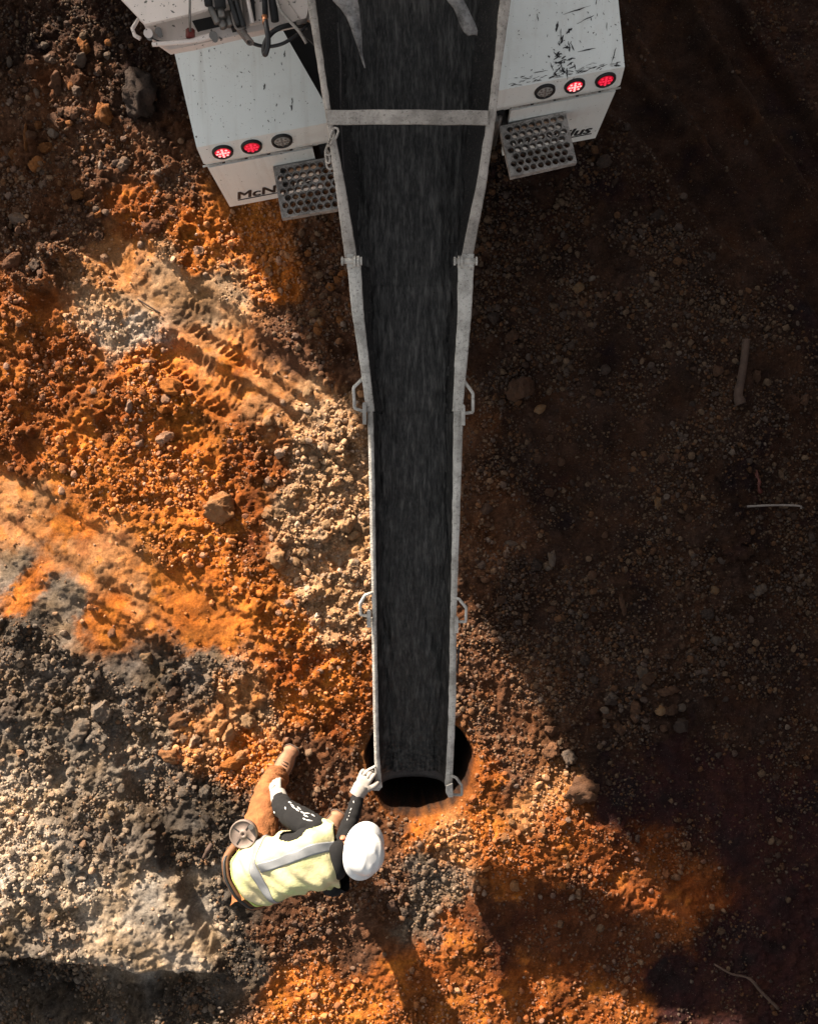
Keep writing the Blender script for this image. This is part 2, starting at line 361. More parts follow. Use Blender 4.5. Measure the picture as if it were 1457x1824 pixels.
def seg(x, y, a, b):
    a = P(*a); b = P(*b); dx, dy = b.x - a.x, b.y - a.y; L = math.hypot(dx, dy); dx /= L; dy /= L
    t = (x - a.x) * dx + (y - a.y) * dy; d = -(x - a.x) * dy + (y - a.y) * dx      # d>0 : to the left of travel
    return t, d, L
HOLE = P(745, 1362); HOLE_R = .365
def ruts(x, y):
    """tyre tracks and furrows: returns height, mask of pressed ground"""
    z = np.zeros_like(x); m = np.zeros_like(x)
    wob = .022 * fbm(x, y, 2.2, 2, 31) + .010 * fbm(x, y, 11, 3, 33)
    def rut(a, b, hw, depth, berm, tread=0, fade=.25, bw=.05):
        nonlocal z, m
        t, d, L = seg(x, y, a, b); d = d + wob
        e = sstep(-fade, fade * .2, t) * sstep(-fade, fade * .2, L - t)
        flat = sstep(hw + .035, hw - .03, np.abs(d)) * e
        z -= depth * flat; m = np.maximum(m, flat)
        z += berm * e * np.exp(-((np.abs(d) - hw - bw) / (bw * .8)) ** 2)
        if tread:
            ph = (t / .052 + np.abs(d) / hw * .7); ph = ph + .35 * fbm(x, y, 12, 2, 35); lug = sstep(.22, .46, np.abs((ph % 1) - .5)) * np.clip(.6 + 1.2 * fbm(x, y, 7, 2, 37), 0, 1.2)
            row = sstep(.08, .16, np.abs(((d / hw * 1.5) % 1) - .5))
            z += tread * flat * lug * row
    rut((-60, 850), (400, 1130), .17, .018, .010, 0)
    rut((40, 955), (340, 1150), .030, .013, .008, 0, .3, .03); rut((-20, 905), (280, 1085), .02, .008, .006, 0, .3, .03)
    rut((-40, 1010), (260, 1180), .13, .012, .006, 0)
    rut((190, 430), (560, 730), .16, .03, .018, 0)
    rut((330, 555), (470, 650), .11, .026, .0, .022, .1)
    rut((300, 620), (420, 720), .13, .030, .012, .021, .1)
    rut((340, 590), (540, 720), .035, .015, .022, 0, .1, .035)
    rut((1120, -60), (1500, 560), .16, .05, .04, 0)
    rut((1230, -60), (1560, 480), .12, .07, .05, 0)
    rut((1020, 60), (1330, 420), .12, .05, .04, 0)
    # crisp ridge of pushed up soil beside the tread marks
    for a, b, h in (((325, 600), (560, 745), .036), ((310, 640), (500, 790), .034), ((0, 905), (330, 1105), .012), ((0, 965), (400, 1195), .010), ((1105, 1470), (1255, 1660), .09)):
        t, d, L = seg(x, y, a, b); d = d + wob * 1.1
        e = sstep(-.15, .1, t) * sstep(-.15, .1, L - t)
        z += h * e * np.exp(-(d / .045) ** 2) * (.8 + .4 * perlin(x * 9, y * 9, 77))
    return z, m

def H(x, y, l=None, fine=True):
    x = np.asarray(x, float); y = np.asarray(y, float)
    if l is None: _, _, l = soil(x, y)
    z = .05 * fbm(x, y, .8, 3, 1) + .018 * fbm(x, y, 3.2, 3, 2)
    rz, m = ruts(x, y)
    k = l * (1 - .8 * m)
    near = (np.abs(x) < 3.6) & (np.abs(y) < 4.4)
    if fine:
        zz = np.zeros_like(x); xi, yi, ki = x[near], y[near], k[near]
        wx = xi + .012 * fbm(xi, yi, 18, 3, 41); wy = yi + .012 * fbm(xi, yi, 18, 3, 45)
        c = .7 * clods(wx, wy, .21, 11, .12, .5, .4) * .21 * sstep(.35, 1, ki) + .6 * clods(wx, wy, .10, 21, .15, .5, .6) * .10 * sstep(.15, .8, ki)
        patch = sstep(-.35, .45, fbm(xi, yi, 3.3, 3, 171))
        c += 1.15 * chunks(wx, wy, .052, 51, .6) * .052 * (.2 + .8 * ki) * (.45 + .55 * patch) + .9 * chunks(wx + .3, wy, .115, 57, .42) * .115 * sstep(.25, .85, ki) * patch
        c += .012 * fbm(xi, yi, 17, 4, 61, .6) * (.25 + ki)
        rg = 1 - np.abs(fbm(xi + .01, yi, 11, 4, 65, .62)); c += .016 * rg * (.2 + ki) + .006 * (1 - np.abs(fbm(xi, yi, 38, 2, 67, .6))) * (.35 + ki)
        c += .75 * chunks(xi, yi, .030, 151, .75) * .030 * (.2 + .8 * ki)
        zz[near] = c; z = z + zz
    z = z + rz
    # grey spoil bank at the lower left
    t, d, L = seg(x, y, (-400, 1650), (420, 1735)); dd = d + .05 * fbm(x, y, 2.6, 4, 71)
    t2, d2, L2 = seg(x, y, (300, 1500), (430, 1760)); dr = -d2 + .05 * fbm(x, y, 3.5, 4, 73)
    up = sstep(-.02, .06, dd) * sstep(-.01, .07, dr)
    hh = sstep(2.6, .3, d)
    z = z + .20 * up * hh * sstep(-.1, 1.2, .6 + dr) 
    z = z - .06 * sstep(.05, -.5, dd) * sstep(2.2, 1.2, t) * sstep(-6, -2, t)
    # old bank under grey gravel, upper edge
    # unseen heap at the upper left, added and shaped to cast shade
    s = x * SX + y * SY; p = x * -SY + y * SX
    hp = sstep(-4.9, -6.3, s + .3 * fbm(x, y, .9, 4, 81)) * sstep(-9.5, -7.5, s) * sstep(.1, -.7, p + .25 * fbm(x, y, 1.1, 3, 85)) * sstep(-6.5, -4, p)
    hp = hp * sstep(3.0, 4.2, np.maximum(np.abs(x), 0) + np.maximum(y - 3.0, 0))
    z = z + (.98 + .22 * sstep(-2.6, -.9, p)) * hp * (1 + .18 * fbm(x, y, 1.7, 4, 87))
    z = z + 4.2 * sstep(3.5, 5.6, x + .3 * fbm(x, y, .8, 3, 91)) * (1 + .1 * fbm(x, y, .7, 3, 93))  # unseen bank at the right, added to cut the sky light
    far = np.maximum(np.abs(x) - 12, 0) + np.maximum(np.abs(y) - 14, 0)
    z = np.where(x > 6, z, z) + .004 * far
    # drilled shaft
    r = np.hypot(x - HOLE.x, y - HOLE.y); a = np.arctan2(y - HOLE.y, x - HOLE.x)
    hr = HOLE_R * (1 + .02 * np.sin(3 * a + 1) + .02 * np.sin(5 * a) + .012 * np.sin(11 * a))
    z = np.where(r < hr + .05, z * (.35 + .65 * sstep(hr, hr + .05, r)), z)
    z = z - .030 * sstep(.10, 0, r - hr) * (r > hr)
    z = np.where(r < hr, -.035 - 2.6 * sstep(0, .05, hr - r), z)
    return z

def ring_coords(lim, step, far):
    n = int(round(lim / step)); c = np.arange(-n, n + 1) * step
    out = []; d = lim; s = step
    while d < far:
        s *= 1.22; d += s; out.append(d)
    out = np.array(out); return np.concatenate([-out[::-1], c, out])
gx = ring_coords(3.0, .0105, 420); gy = ring_coords(3.7, .0105, 420)
X, Y = np.meshgrid(gx, gy); xf = X.ravel(); yf = Y.ravel()
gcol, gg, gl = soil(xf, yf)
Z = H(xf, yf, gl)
rh = np.hypot(xf - HOLE.x, yf - HOLE.y)
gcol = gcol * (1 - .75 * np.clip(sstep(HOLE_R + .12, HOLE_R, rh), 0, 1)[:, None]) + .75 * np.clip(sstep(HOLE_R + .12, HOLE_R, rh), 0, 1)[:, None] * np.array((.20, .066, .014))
# mottled streaks of yellow and dark red soil
mo = fbm(xf, yf, 2.4, 4, 101); mo2 = fbm(xf, yf, 7, 3, 105); mo3 = fbm(xf, yf, 4.3, 3, 109)
gcol = gcol * (1 + .42 * np.clip(mo, -1, 1) + .30 * np.clip(mo2, -1, 1))[:, None]
isor = sstep(.10, .22, gcol[:, 0] - gcol[:, 1])
gcol[:, 1] *= 1 + .14 * np.clip(mo3, -1, 1); gcol[:, 2] *= 1 + .35 * np.clip(mo3, -1, 1)
kk = (sstep(.35, .8, mo2 + mo3) * isor)[:, None] * .6; gcol = gcol * (1 - kk) + kk * np.array(PAL['y'])
kk = (sstep(.5, .95, -mo2 + mo * .6) * isor)[:, None] * .55; gcol = gcol * (1 - kk) + kk * np.array((.16, .05, .02))
gcol = np.clip(gcol, .008, .8)
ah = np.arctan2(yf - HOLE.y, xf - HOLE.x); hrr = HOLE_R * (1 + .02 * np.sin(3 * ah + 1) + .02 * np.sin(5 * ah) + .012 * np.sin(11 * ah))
kh = sstep(.022, -.014, rh - hrr + .006 * perlin(xf * 25, yf * 25, 401))[:, None]; gcol = gcol * (1 - kh) + kh * np.array((.009, .006, .005))  # shaft wall coloured near black, the hole's shade put into the soil
nx, ny = len(gx), len(gy)
idx = np.arange(nx * ny).reshape(ny, nx)
quads = np.stack([idx[:-1, :-1], idx[:-1, 1:], idx[1:, 1:], idx[1:, :-1]], -1).reshape(-1, 4)
def fast_mesh(name, co, faces_flat, nper, col=None, smooth=True):
    me = bpy.data.meshes.new(name); nf = len(faces_flat) // nper
    me.vertices.add(len(co)); me.vertices.foreach_set('co', np.ascontiguousarray(co, np.float32).ravel())
    me.loops.add(len(faces_flat)); me.loops.foreach_set('vertex_index', np.ascontiguousarray(faces_flat, np.int32))
    me.polygons.add(nf); me.polygons.foreach_set('loop_start', np.arange(nf, dtype=np.int32) * nper)
    me.polygons.foreach_set('loop_total', np.full(nf, nper, np.int32))
    me.polygons.foreach_set('use_smooth', np.full(nf, smooth))
    me.update(calc_edges=True)
    if col is not None:
        a = me.color_attributes.new('Col', 'FLOAT_COLOR', 'POINT'); c4 = np.ones((len(co), 4), np.float32); c4[:, :3] = col
        a.data.foreach_set('color', c4.ravel())
    return me
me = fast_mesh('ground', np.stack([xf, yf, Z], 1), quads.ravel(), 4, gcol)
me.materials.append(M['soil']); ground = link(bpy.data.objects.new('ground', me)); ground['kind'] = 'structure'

# ------------------------------------------------------------------ stones
def ico(sub):
    bm = bmesh.new(); bmesh.ops.create_icosphere(bm, subdivisions=sub, radius=1)
    v = np.array([x.co[:] for x in bm.verts]); f = np.array([[q.index for q in p.verts] for p in bm.faces]); bm.free(); return v, f
I1, I2, I3, I4 = ico(1), ico(2), ico(3), ico(4)
nr = np.random.RandomState(11)
def stone(base, cuts, rough=0.0, flat=.7):
    v, f = base; v = v.copy()
    v *= np.array([1, .62 + .3 * nr.rand(), flat * (.75 + .4 * nr.rand())])
    for _ in range(cuts):
        n = nr.normal(size=3); n /= np.linalg.norm(n); d = .42 + .32 * nr.rand()
        k = v @ n; over = np.maximum(k - d, 0); v = v - over[:, None] * n
    if rough:
        q = v * 2.6 + nr.rand(3) * 30
        dsp = fbm(q[:, 0] + q[:, 2] * .7, q[:, 1] - q[:, 2] * .6, 1.0, 5, int(nr.randint(1000)), .68)
        v = v * (1 + rough * dsp)[:, None]
    v /= np.abs(v[:, :2]).max(); return v, f
S1 = [stone(I1, 4) for _ in range(14)]; S2 = [stone(I2, 7) for _ in range(14)]
# gravel: one mass of pebbles following the stony parts of the soil map
def scatter(n, smin, smax, powr, protos, seed, thr):
    r = np.random.RandomState(seed)
    x = r.uniform(-2.95, 2.95, n); y = r.uniform(-3.65, 3.65, n)
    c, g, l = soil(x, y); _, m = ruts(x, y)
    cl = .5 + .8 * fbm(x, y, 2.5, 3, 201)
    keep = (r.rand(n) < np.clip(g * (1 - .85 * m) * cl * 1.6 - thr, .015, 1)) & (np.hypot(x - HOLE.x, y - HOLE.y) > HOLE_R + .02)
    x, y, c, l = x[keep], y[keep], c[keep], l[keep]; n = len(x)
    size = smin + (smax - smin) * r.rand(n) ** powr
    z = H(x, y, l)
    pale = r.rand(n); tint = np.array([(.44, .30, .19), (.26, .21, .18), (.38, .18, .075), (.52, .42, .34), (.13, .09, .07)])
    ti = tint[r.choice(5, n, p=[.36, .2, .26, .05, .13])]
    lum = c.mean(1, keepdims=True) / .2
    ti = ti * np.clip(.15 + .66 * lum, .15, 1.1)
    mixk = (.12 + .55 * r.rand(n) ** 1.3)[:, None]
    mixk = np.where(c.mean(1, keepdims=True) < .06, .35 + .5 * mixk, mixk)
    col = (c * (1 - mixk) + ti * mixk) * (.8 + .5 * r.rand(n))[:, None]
    V, F, C = [], [], []; off = 0; pi = r.randint(0, len(protos), n)
    for k, (pv, pf) in enumerate(protos):
        s = np.where(pi == k)[0]
        if not len(s): continue
        a = r.rand(len(s)) * 2 * math.pi; tl = (r.rand(len(s)) - .5) * 1.2
        ca, sa, ct, st = np.cos(a), np.sin(a), np.cos(tl), np.sin(tl)
        R = np.zeros((len(s), 3, 3)); R[:, 0, 0] = ca * ct; R[:, 0, 1] = -sa; R[:, 0, 2] = ca * st
        R[:, 1, 0] = sa * ct; R[:, 1, 1] = ca; R[:, 1, 2] = sa * st; R[:, 2, 0] = -st; R[:, 2, 2] = ct
        vv = np.einsum('nij,vj->nvi', R, pv) * (size[s] / 2)[:, None, None]
        vv[:, :, 0] += x[s][:, None]; vv[:, :, 1] += y[s][:, None]; vv[:, :, 2] += (z[s] + size[s] * .14)[:, None]
        nv = len(pv); V.append(vv.reshape(-1, 3)); C.append(np.repeat(col[s], nv, 0))
        F.append((pf[None] + (off + np.arange(len(s)) * nv)[:, None, None]).reshape(-1)); off += nv * len(s)
    return np.concatenate(V), np.concatenate(F), np.concatenate(C), off
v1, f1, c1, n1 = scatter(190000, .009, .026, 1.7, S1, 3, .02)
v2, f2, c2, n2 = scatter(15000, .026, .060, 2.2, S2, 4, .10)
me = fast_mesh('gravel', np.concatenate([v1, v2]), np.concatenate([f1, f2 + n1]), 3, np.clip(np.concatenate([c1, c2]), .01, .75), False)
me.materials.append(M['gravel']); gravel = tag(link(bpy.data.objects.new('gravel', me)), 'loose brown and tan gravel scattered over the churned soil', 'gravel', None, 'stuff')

BIG = []
for i in range(10):
    v, f = stone(I4, 10, .20, .8)
    BIG.append(v)
    mm = bpy.data.meshes.new('rock_shape'); mm.from_pydata([tuple(p) for p in v], [], [list(map(int, q)) for q in f])
    mm.polygons.foreach_set('use_smooth', [True] * len(mm.polygons)); mm.update(); BIG[-1] = mm
MEDS = []
for i in range(12):
    v, f = stone(I2, 8, .10, .75)
    mm = bpy.data.meshes.new('stone_shape'); mm.from_pydata([tuple(p) for p in v], [], [list(map(int, q)) for q in f]); mm.update(); MEDS.append(mm)
def matcopies(lst):
    out = {}
    for k in ('tan', 'grey', 'white', 'orange', 'brown', 'dark'):
        out[k] = []
        for m_ in lst:
            c = m_.copy(); c.materials.append(M['rock_' + k]); out[k].append(c)
    return out
BIGM, MEDM = matcopies(BIG), matcopies(MEDS)
ROCKS = [
 (397, 905, 66, 60, 20, 'tan', 'large angular tan rock standing alone in orange soil left of the chute'),
 (497, 992, 42, 38, 70, 'tan', 'rough tan rock at the lower edge of the beige gravel'),
 (185, 1262, 46, 50, 10, 'grey', 'rounded light grey lump on the dark grey gravel'),
 (150, 1300, 48, 40, 40, 'grey', 'crumbly grey lump just below the rounded light grey one'),
 (25, 1265, 42, 38, 0, 'dark', 'dark grey lump at the left edge of the grey gravel'),
 (318, 1283, 50, 26, 35, 'brown', 'long brown rock among clods where grey gravel meets orange soil'),
 (312, 1235, 34, 28, 20, 'brown', 'blocky dark brown rock above the long brown one'),
 (190, 205, 36, 46, 90, 'orange', 'stump shaped orange rock below the dark boulder at upper left'),
 (72, 298, 32, 28, 15, 'orange', 'square orange rock beside the upright shard near the left edge'),
 (55, 255, 12, 56, 80, 'orange', 'thin upright orange shard near the left edge'),
 (250, 170, 84, 78, 30, 'dark', 'big dark boulder beside the left rear fender'),
 (105, 150, 34, 44, 60, 'brown', 'craggy brown rock with sunlit tips at upper left'),
 (155, 85, 26, 38, 70, 'orange', 'tall rust orange clod in the shaded upper left corner'),
 (98, 110, 30, 24, 0, 'grey', 'grey brown rock in the shaded upper left corner'),
 (105, 218, 46, 18, -50, 'brown', 'long slanted brown stone beside the craggy one'),
 (97, 240, 26, 18, -30, 'white', 'pale wedge stone near the slanted brown stone'),
 (85, 265, 34, 20, 25, 'orange', 'curved orange stone above the square orange rock'),
 (222, 293, 28, 26, 20, 'grey', 'broken grey stone on dark soil below the boulder'),
 (182, 298, 12, 20, 90, 'white', 'small pale upright stone left of the broken grey stone'),
 (28, 470, 44, 34, 40, 'brown', 'broad brown rock at the left edge'),
 (65, 473, 24, 32, 70, 'grey', 'grey pitted stone near the left edge'),
 (40, 395, 44, 32, 20, 'grey', 'rough grey clod on the stony left edge'),
 (272, 403, 42, 32, 10, 'dark', 'charcoal grey clod sitting on bright orange soil'),
 (246, 432, 18, 13, 30, 'white', 'flat white stone under the charcoal clod'),
 (353, 444, 28, 22, 20, 'white', 'pale arrow shaped stone on the upper orange soil'),
 (398, 482, 24, 20, 0, 'tan', 'bright tan stone in the yellow gravel patch'),
 (366, 488, 12, 10, 0, 'white', 'small round white stone beside the bright tan one'),
 (264, 647, 28, 18, 0, 'white', 'flat whitish slab stone at the start of the tyre marks'),
 (258, 668, 18, 14, 40, 'tan', 'pinkish stone under the flat whitish slab'),
 (310, 690, 50, 34, -15, 'orange', 'flat orange clod below the tyre tread marks'),
 (232, 725, 20, 34, 60, 'white', 'upright white rock in the red soil at left'),
 (295, 780, 36, 26, 10, 'white', 'broad white broken rock in orange soil'),
 (250, 788, 20, 20, 40, 'white', 'small white block beside the broad white rock'),
 (498, 808, 24, 22, 0, 'white', 'pale white stone in the gravel above the tan rock'),
 (478, 857, 18, 14, 0, 'white', 'small white chip in orange soil above the large tan rock'),
 (262, 1172, 28, 28, 0, 'tan', 'round tan rock on the edge of the dark grey gravel'),
 (245, 1298, 20, 18, 30, 'white', 'pale square stone in the dark grey gravel'),
 (305, 1345, 46, 34, 0, 'orange', 'large flat orange clod left of the raised boot'),
 (410, 1305, 36, 44, 60, 'tan', 'tall beige rock up left of the boot'),
 (395, 1265, 22, 30, 80, 'orange', 'slim orange stone above the tall beige rock'),
 (415, 1360, 56, 34, 20, 'orange', 'wide orange clod beside the raised boot'),
 (445, 1280, 34, 28, 0, 'tan', 'beige block in the clods above the wide orange clod'),
 (344, 1322, 22, 34, 70, 'white', 'pale narrow rock beside the large flat orange clod'),
 (430, 1348, 26, 32, 10, 'tan', 'rough beige clod touching the wide orange one'),
 (205, 1490, 20, 40, 85, 'grey', 'upright grey slab on the dark slope'),
 (275, 1478, 24, 16, 0, 'grey', 'flat grey stone on the dark slope'),
 (222, 1400, 18, 22, 40, 'grey', 'tilted grey flake high on the grey slope'),
 (120, 1532, 22, 18, -20, 'white', 'pale stone above the pale clay slab'),
 (162, 1545, 24, 16, -20, 'white', 'pale flat stone right at the clay slab edge'),
 (925, 692, 58, 46, -30, 'brown', 'largest brown rock right of the chute handles'),
 (962, 729, 24, 20, 30, 'tan', 'tan stone just below the largest brown rock'),
 (911, 598, 32, 22, 0, 'brown', 'flat brown stone right of the middle chute'),
 (1027, 514, 30, 18, 10, 'tan', 'flat tan stone in the shaded gravel right of the lower step'),
 (1052, 498, 16, 10, 25, 'white', 'small white flake next to the flat tan stone'),
 (982, 992, 20, 42, 80, 'grey', 'upright pale grey stone in the shaded gravel'),
 (955, 1005, 26, 26, 0, 'dark', 'bluish dark stone beside the upright pale grey one'),
 (910, 968, 24, 14, -10, 'grey', 'grey flake right of the long chute'),
 (980, 1302, 30, 28, 0, 'brown', 'upper of two stacked square brown rocks right of the hole'),
 (977, 1336, 34, 36, 70, 'brown', 'lower of two stacked square brown rocks right of the hole'),
 (1013, 1345, 34, 30, 0, 'grey', 'pitted pale grey rock right of the stacked brown rocks'),
 (1036, 1403, 70, 52, 0, 'brown', 'broad rusty boulder below the pitted pale grey rock'),
 (1128, 1260, 28, 38, 80, 'brown', 'leaning brown rock at the end of the gravel'),
 (1170, 1262, 22, 20, 0, 'tan', 'small square tan rock right of the leaning brown rock'),
 (1185, 1228, 46, 22, 0, 'brown', 'long low brown rock above the square tan one'),
 (1208, 1288, 34, 30, 0, 'dark', 'dark grey rock at the tip of the gravel'),
 (1135, 1218, 28, 24, 40, 'dark', 'bluish grey broken rock above the leaning brown rock'),
 (1350, 1050, 28, 28, 0, 'grey', 'round grey rock in the dark hollow at right'),
 (1268, 1050, 20, 18, 0, 'tan', 'rounded pale stone in the shaded gravel at right'),
 (1270, 1140, 26, 24, 0, 'grey', 'smooth grey stone below the rounded pale one'),
 (1255, 1090, 30, 20, -20, 'dark', 'dark flat stone left of the dark hollow'),
 (1170, 95 + 800, 16, 30, 60, 'tan', 'slim stone in the middle of the shaded gravel'),
 (1105, 1075, 14, 44, 60, 'brown', 'curved bark like chip in the shaded gravel'),
 (1222, 1045, 12, 36, 100, 'brown', 'thin curved chip right of the bark like one'),
 (1430, 712, 22, 22, 0, 'brown', 'round brown stone at the right edge'),
 (1345, 670, 18, 28, 80, 'brown', 'brown stone right of the fallen stick'),
 (968, 535 - 60, 0, 0, 0, None, None),
 (583, 1225, 0, 0, 0, None, None),
 (1075, 290, 34, 30, 30, 'dark', 'dark rock beside the right rear step'),
 (1170, 385, 30, 22, 20, 'dark', 'dim grey rock in deep shade right of the step'),
 (700, 1610, 26, 24, 0, 'dark', 'charcoal clod below the white hard hat'),
 (722, 1622, 22, 26, 40, 'dark', 'second charcoal clod to the right below the hard hat'),
 (1000, 1575, 16, 18, 0, 'orange', 'orange stone in the sunlit patch right of the hole'),
 (862, 1568, 20, 18, 0, 'orange', 'rounded orange stone where the chute shadow starts'),
 (915, 1575, 18, 26, 80, 'tan', 'upright tan stone inside the sunlit patch'),
 (850, 1528, 0, 0, 0, None, None),
]
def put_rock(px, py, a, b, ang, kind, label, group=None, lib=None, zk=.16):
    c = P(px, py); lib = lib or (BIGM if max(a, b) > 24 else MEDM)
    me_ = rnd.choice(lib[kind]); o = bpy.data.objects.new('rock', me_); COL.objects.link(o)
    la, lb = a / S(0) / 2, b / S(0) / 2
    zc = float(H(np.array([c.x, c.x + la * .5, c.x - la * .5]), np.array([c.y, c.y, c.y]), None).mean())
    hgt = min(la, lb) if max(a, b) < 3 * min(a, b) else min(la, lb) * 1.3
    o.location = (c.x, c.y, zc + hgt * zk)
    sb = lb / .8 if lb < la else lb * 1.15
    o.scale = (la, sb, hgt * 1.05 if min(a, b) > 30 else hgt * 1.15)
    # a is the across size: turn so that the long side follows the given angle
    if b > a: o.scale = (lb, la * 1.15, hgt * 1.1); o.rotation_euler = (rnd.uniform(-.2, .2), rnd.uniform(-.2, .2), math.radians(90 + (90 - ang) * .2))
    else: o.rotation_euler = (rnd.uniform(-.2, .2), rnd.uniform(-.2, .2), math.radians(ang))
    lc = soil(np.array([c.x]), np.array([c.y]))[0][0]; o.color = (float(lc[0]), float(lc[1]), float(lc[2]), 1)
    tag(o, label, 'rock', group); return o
for r_ in ROCKS:
    if r_[5]: put_rock(*r_)
WILD = []
ZONES = [  # box in picture, number, size range, kinds, label, group
 ((470, 690, 655, 1010), 46, (14, 26), ('tan', 'tan', 'white', 'tan'), 'beige stone in the dense gravel along the left side of the chute', 'beige stones left of the chute'),
 ((500, 1020, 655, 1200), 16, (14, 24), ('tan', 'orange', 'white'), 'tan stone on orange soil left of the lowest chute', 'tan stones left of the lowest chute'),
 ((530, 400, 630, 620), 18, (16, 26), ('brown', 'orange', 'tan'), 'brown stone in the gravel under the left step', 'brown stones under the left step'),
 ((0, 80, 200, 480), 40, (16, 34), ('brown', 'brown', 'grey', 'orange'), 'brown rock in the shaded stony ground at upper left', 'rocks at upper left'),
 ((360, 440, 520, 540), 14, (12, 18), ('tan', 'orange', 'white'), 'small yellow stone in the gravel patch on upper orange soil', 'yellow stones'),
 ((20, 600, 300, 880), 22, (12, 24), ('orange', 'brown', 'white'), 'small reddish stone in the red soil at left', 'reddish stones'),
 ((0, 1120, 380, 1520), 36, (14, 30), ('grey', 'dark', 'dark', 'grey'), 'dark grey stone in the grey gravel at lower left', 'grey gravel stones'),
 ((850, 420, 1280, 1180), 52, (13, 26), ('brown', 'brown', 'dark', 'brown', 'dark'), 'brown stone in the shaded gravel right of the chute', 'stones right of the chute'),
 ((1040, 1170, 1240, 1310), 16, (16, 30), ('brown', 'dark', 'grey'), 'brown rock clustered at the end of the shaded gravel', 'rocks at the end of the gravel'),
 ((860, 1440, 1080, 1600), 14, (12, 18), ('orange', 'tan', 'white'), 'small stone in the sunlit orange patch right of the hole', 'stones in the sunlit patch'),
]
for (x0, y0, x1, y1), n, (s0, s1), kinds, label, grp in ZONES:
    for _ in range(n):
        a = s0 + (s1 - s0) * rnd.random() ** 2; b = a * rnd.uniform(.65, .95)
        rx_, ry_, kd_ = rnd.uniform(x0, x1), rnd.uniform(y0, y1), rnd.choice(kinds)
        o_ = put_rock(rx_, ry_, a, b, rnd.uniform(0, 180), kd_, label, grp, MEDM if a < 24 else None)
        WILD.append((o_, rx_, ry_, a, kd_))
MARKS = [(397, 905, 'the large angular tan rock'), (185, 1262, 'the rounded light grey lump'), (312, 1235, 'the blocky dark brown rock'), (190, 205, 'the stump shaped orange rock'), (72, 298, 'the square orange rock'),
 (250, 170, 'the big dark boulder'), (105, 150, 'the craggy brown rock'), (222, 293, 'the broken grey stone'), (28, 470, 'the broad brown rock at the left edge'), (272, 403, 'the charcoal clod'), (353, 444, 'the pale arrow shaped stone'),
 (398, 482, 'the bright tan stone'), (264, 647, 'the flat whitish slab stone'), (310, 690, 'the flat orange clod by the tread marks'), (232, 725, 'the upright white rock'), (295, 780, 'the broad white broken rock'), (498, 808, 'the pale white gravel stone'),
 (497, 992, 'the rough tan rock in the gravel'), (262, 1172, 'the round tan rock'), (415, 1360, 'the wide orange clod'), (205, 1490, 'the upright grey slab'), (630, 700, 'the left upper chute handle'), (645, 1080, 'the left lower chute handle'),
 (845, 705, 'the right upper chute handle'), (832, 1090, 'the right lower chute handle'), (620, 465, 'the left hinge bolt'), (850, 465, 'the right hinge bolt'), (545, 390, 'the left step'), (925, 692, 'the largest brown rock'), (911, 598, 'the flat brown stone'),
 (1027, 514, 'the flat tan stone in the shade'), (982, 992, 'the upright pale grey stone'), (980, 1302, 'the two stacked square rocks'), (1036, 1403, 'the broad rusty boulder'), (1128, 1260, 'the leaning brown rock'), (1208, 1288, 'the dark grey rock at the gravel tip'),
 (1315, 665, 'the fallen stick'), (1185, 1228, 'the long low brown rock'), (1268, 1050, 'the rounded pale stone in the shade'), (1105, 1075, 'the bark like chip'), (655, 900, 'the chute rim beside dense gravel'), (20, 1265, 'the dark grey lump at the left edge'), (655, 1385, 'the white glove on the chute'),
 (920, 1450, 'the sunlit patch right of the hole'), (120, 1532, 'the pale stone above the clay slab')]
CW = dict(tan='tan', grey='grey', white='whitish', orange='orange', brown='brown', dark='dark grey'); seen_l = {}
for o_, rx_, ry_, a_, kd_ in sorted(WILD, key=lambda t: -t[3]):
    for mx, my, nm in sorted(MARKS, key=lambda m_: (m_[0] - rx_) ** 2 + (m_[1] - ry_) ** 2)[:5]:
        dx_, dy_ = rx_ - mx, ry_ - my; dd_ = math.hypot(dx_, dy_)
        ang_ = math.degrees(math.atan2(-dy_, dx_)) % 360
        dr_ = ['right of', 'up right of', 'above', 'up left of', 'left of', 'down left of', 'below', 'down right of'][int((ang_ + 22.5) // 45) % 8]
        sz_ = 'small' if a_ < 17 else ('mid sized' if a_ < 23 else 'bigger')
        far_ = 'just' if dd_ < 38 else ('a little way' if dd_ < 75 else 'well')
        lb_ = f'{sz_} {CW[kd_]} stone {far_} {dr_} {nm}'
        if len(lb_.split()) > 16: lb_ = lb_.replace(' stone ', ' ').replace('mid sized', 'medium')
        if lb_ not in seen_l and len(lb_.split()) <= 16: break
    seen_l[lb_] = 1; o_['label'] = lb_

# ------------------------------------------------------------------ stray things on the ground
def ground_z(v): return float(H(np.array([v.x]), np.array([v.y]), None)[0])
def gp(px, py, up=.0):
    v = P(px, py); v.z = ground_z(v) + up; return v
bm = T_bm(); tube(bm, smoothpath([gp(1322, 608, .04), gp(1318, 640, .05), gp(1312, 680, .05), gp(1308, 705, .045), gp(1312, 722, .04)], 5), [.026] * 12 + [.030] * 5 + [.036] * 4, 10)
tag(mkbm('stick', bm, M['wood'], None, True), 'thick pale brown stick lying in the shaded soil at right', 'stick')
bm = T_bm(); tube(bm, smoothpath([gp(1325, 902, .04), gp(1370, 900, .05), gp(1415, 901, .05), gp(1420, 906, .04)], 4), .007, 8)
tag(mkbm('rod', bm, M['palegrey'], None, True), 'thin pale rod lying below the red scrap at right', 'rod')
bm = T_bm()
tube(bm, smoothpath([gp(1343, 838, .03), gp(1342, 848, .04), gp(1345, 858, .03), gp(1344, 868, .045), gp(1350, 876, .03)], 5), [.006, .010, .007, .012, .016, .010, .018] * 3, 6)
tag(mkbm('plastic_scrap', bm, M['debrisred'], None, True), 'crumpled red plastic scrap above the pale rod at right', 'scrap')
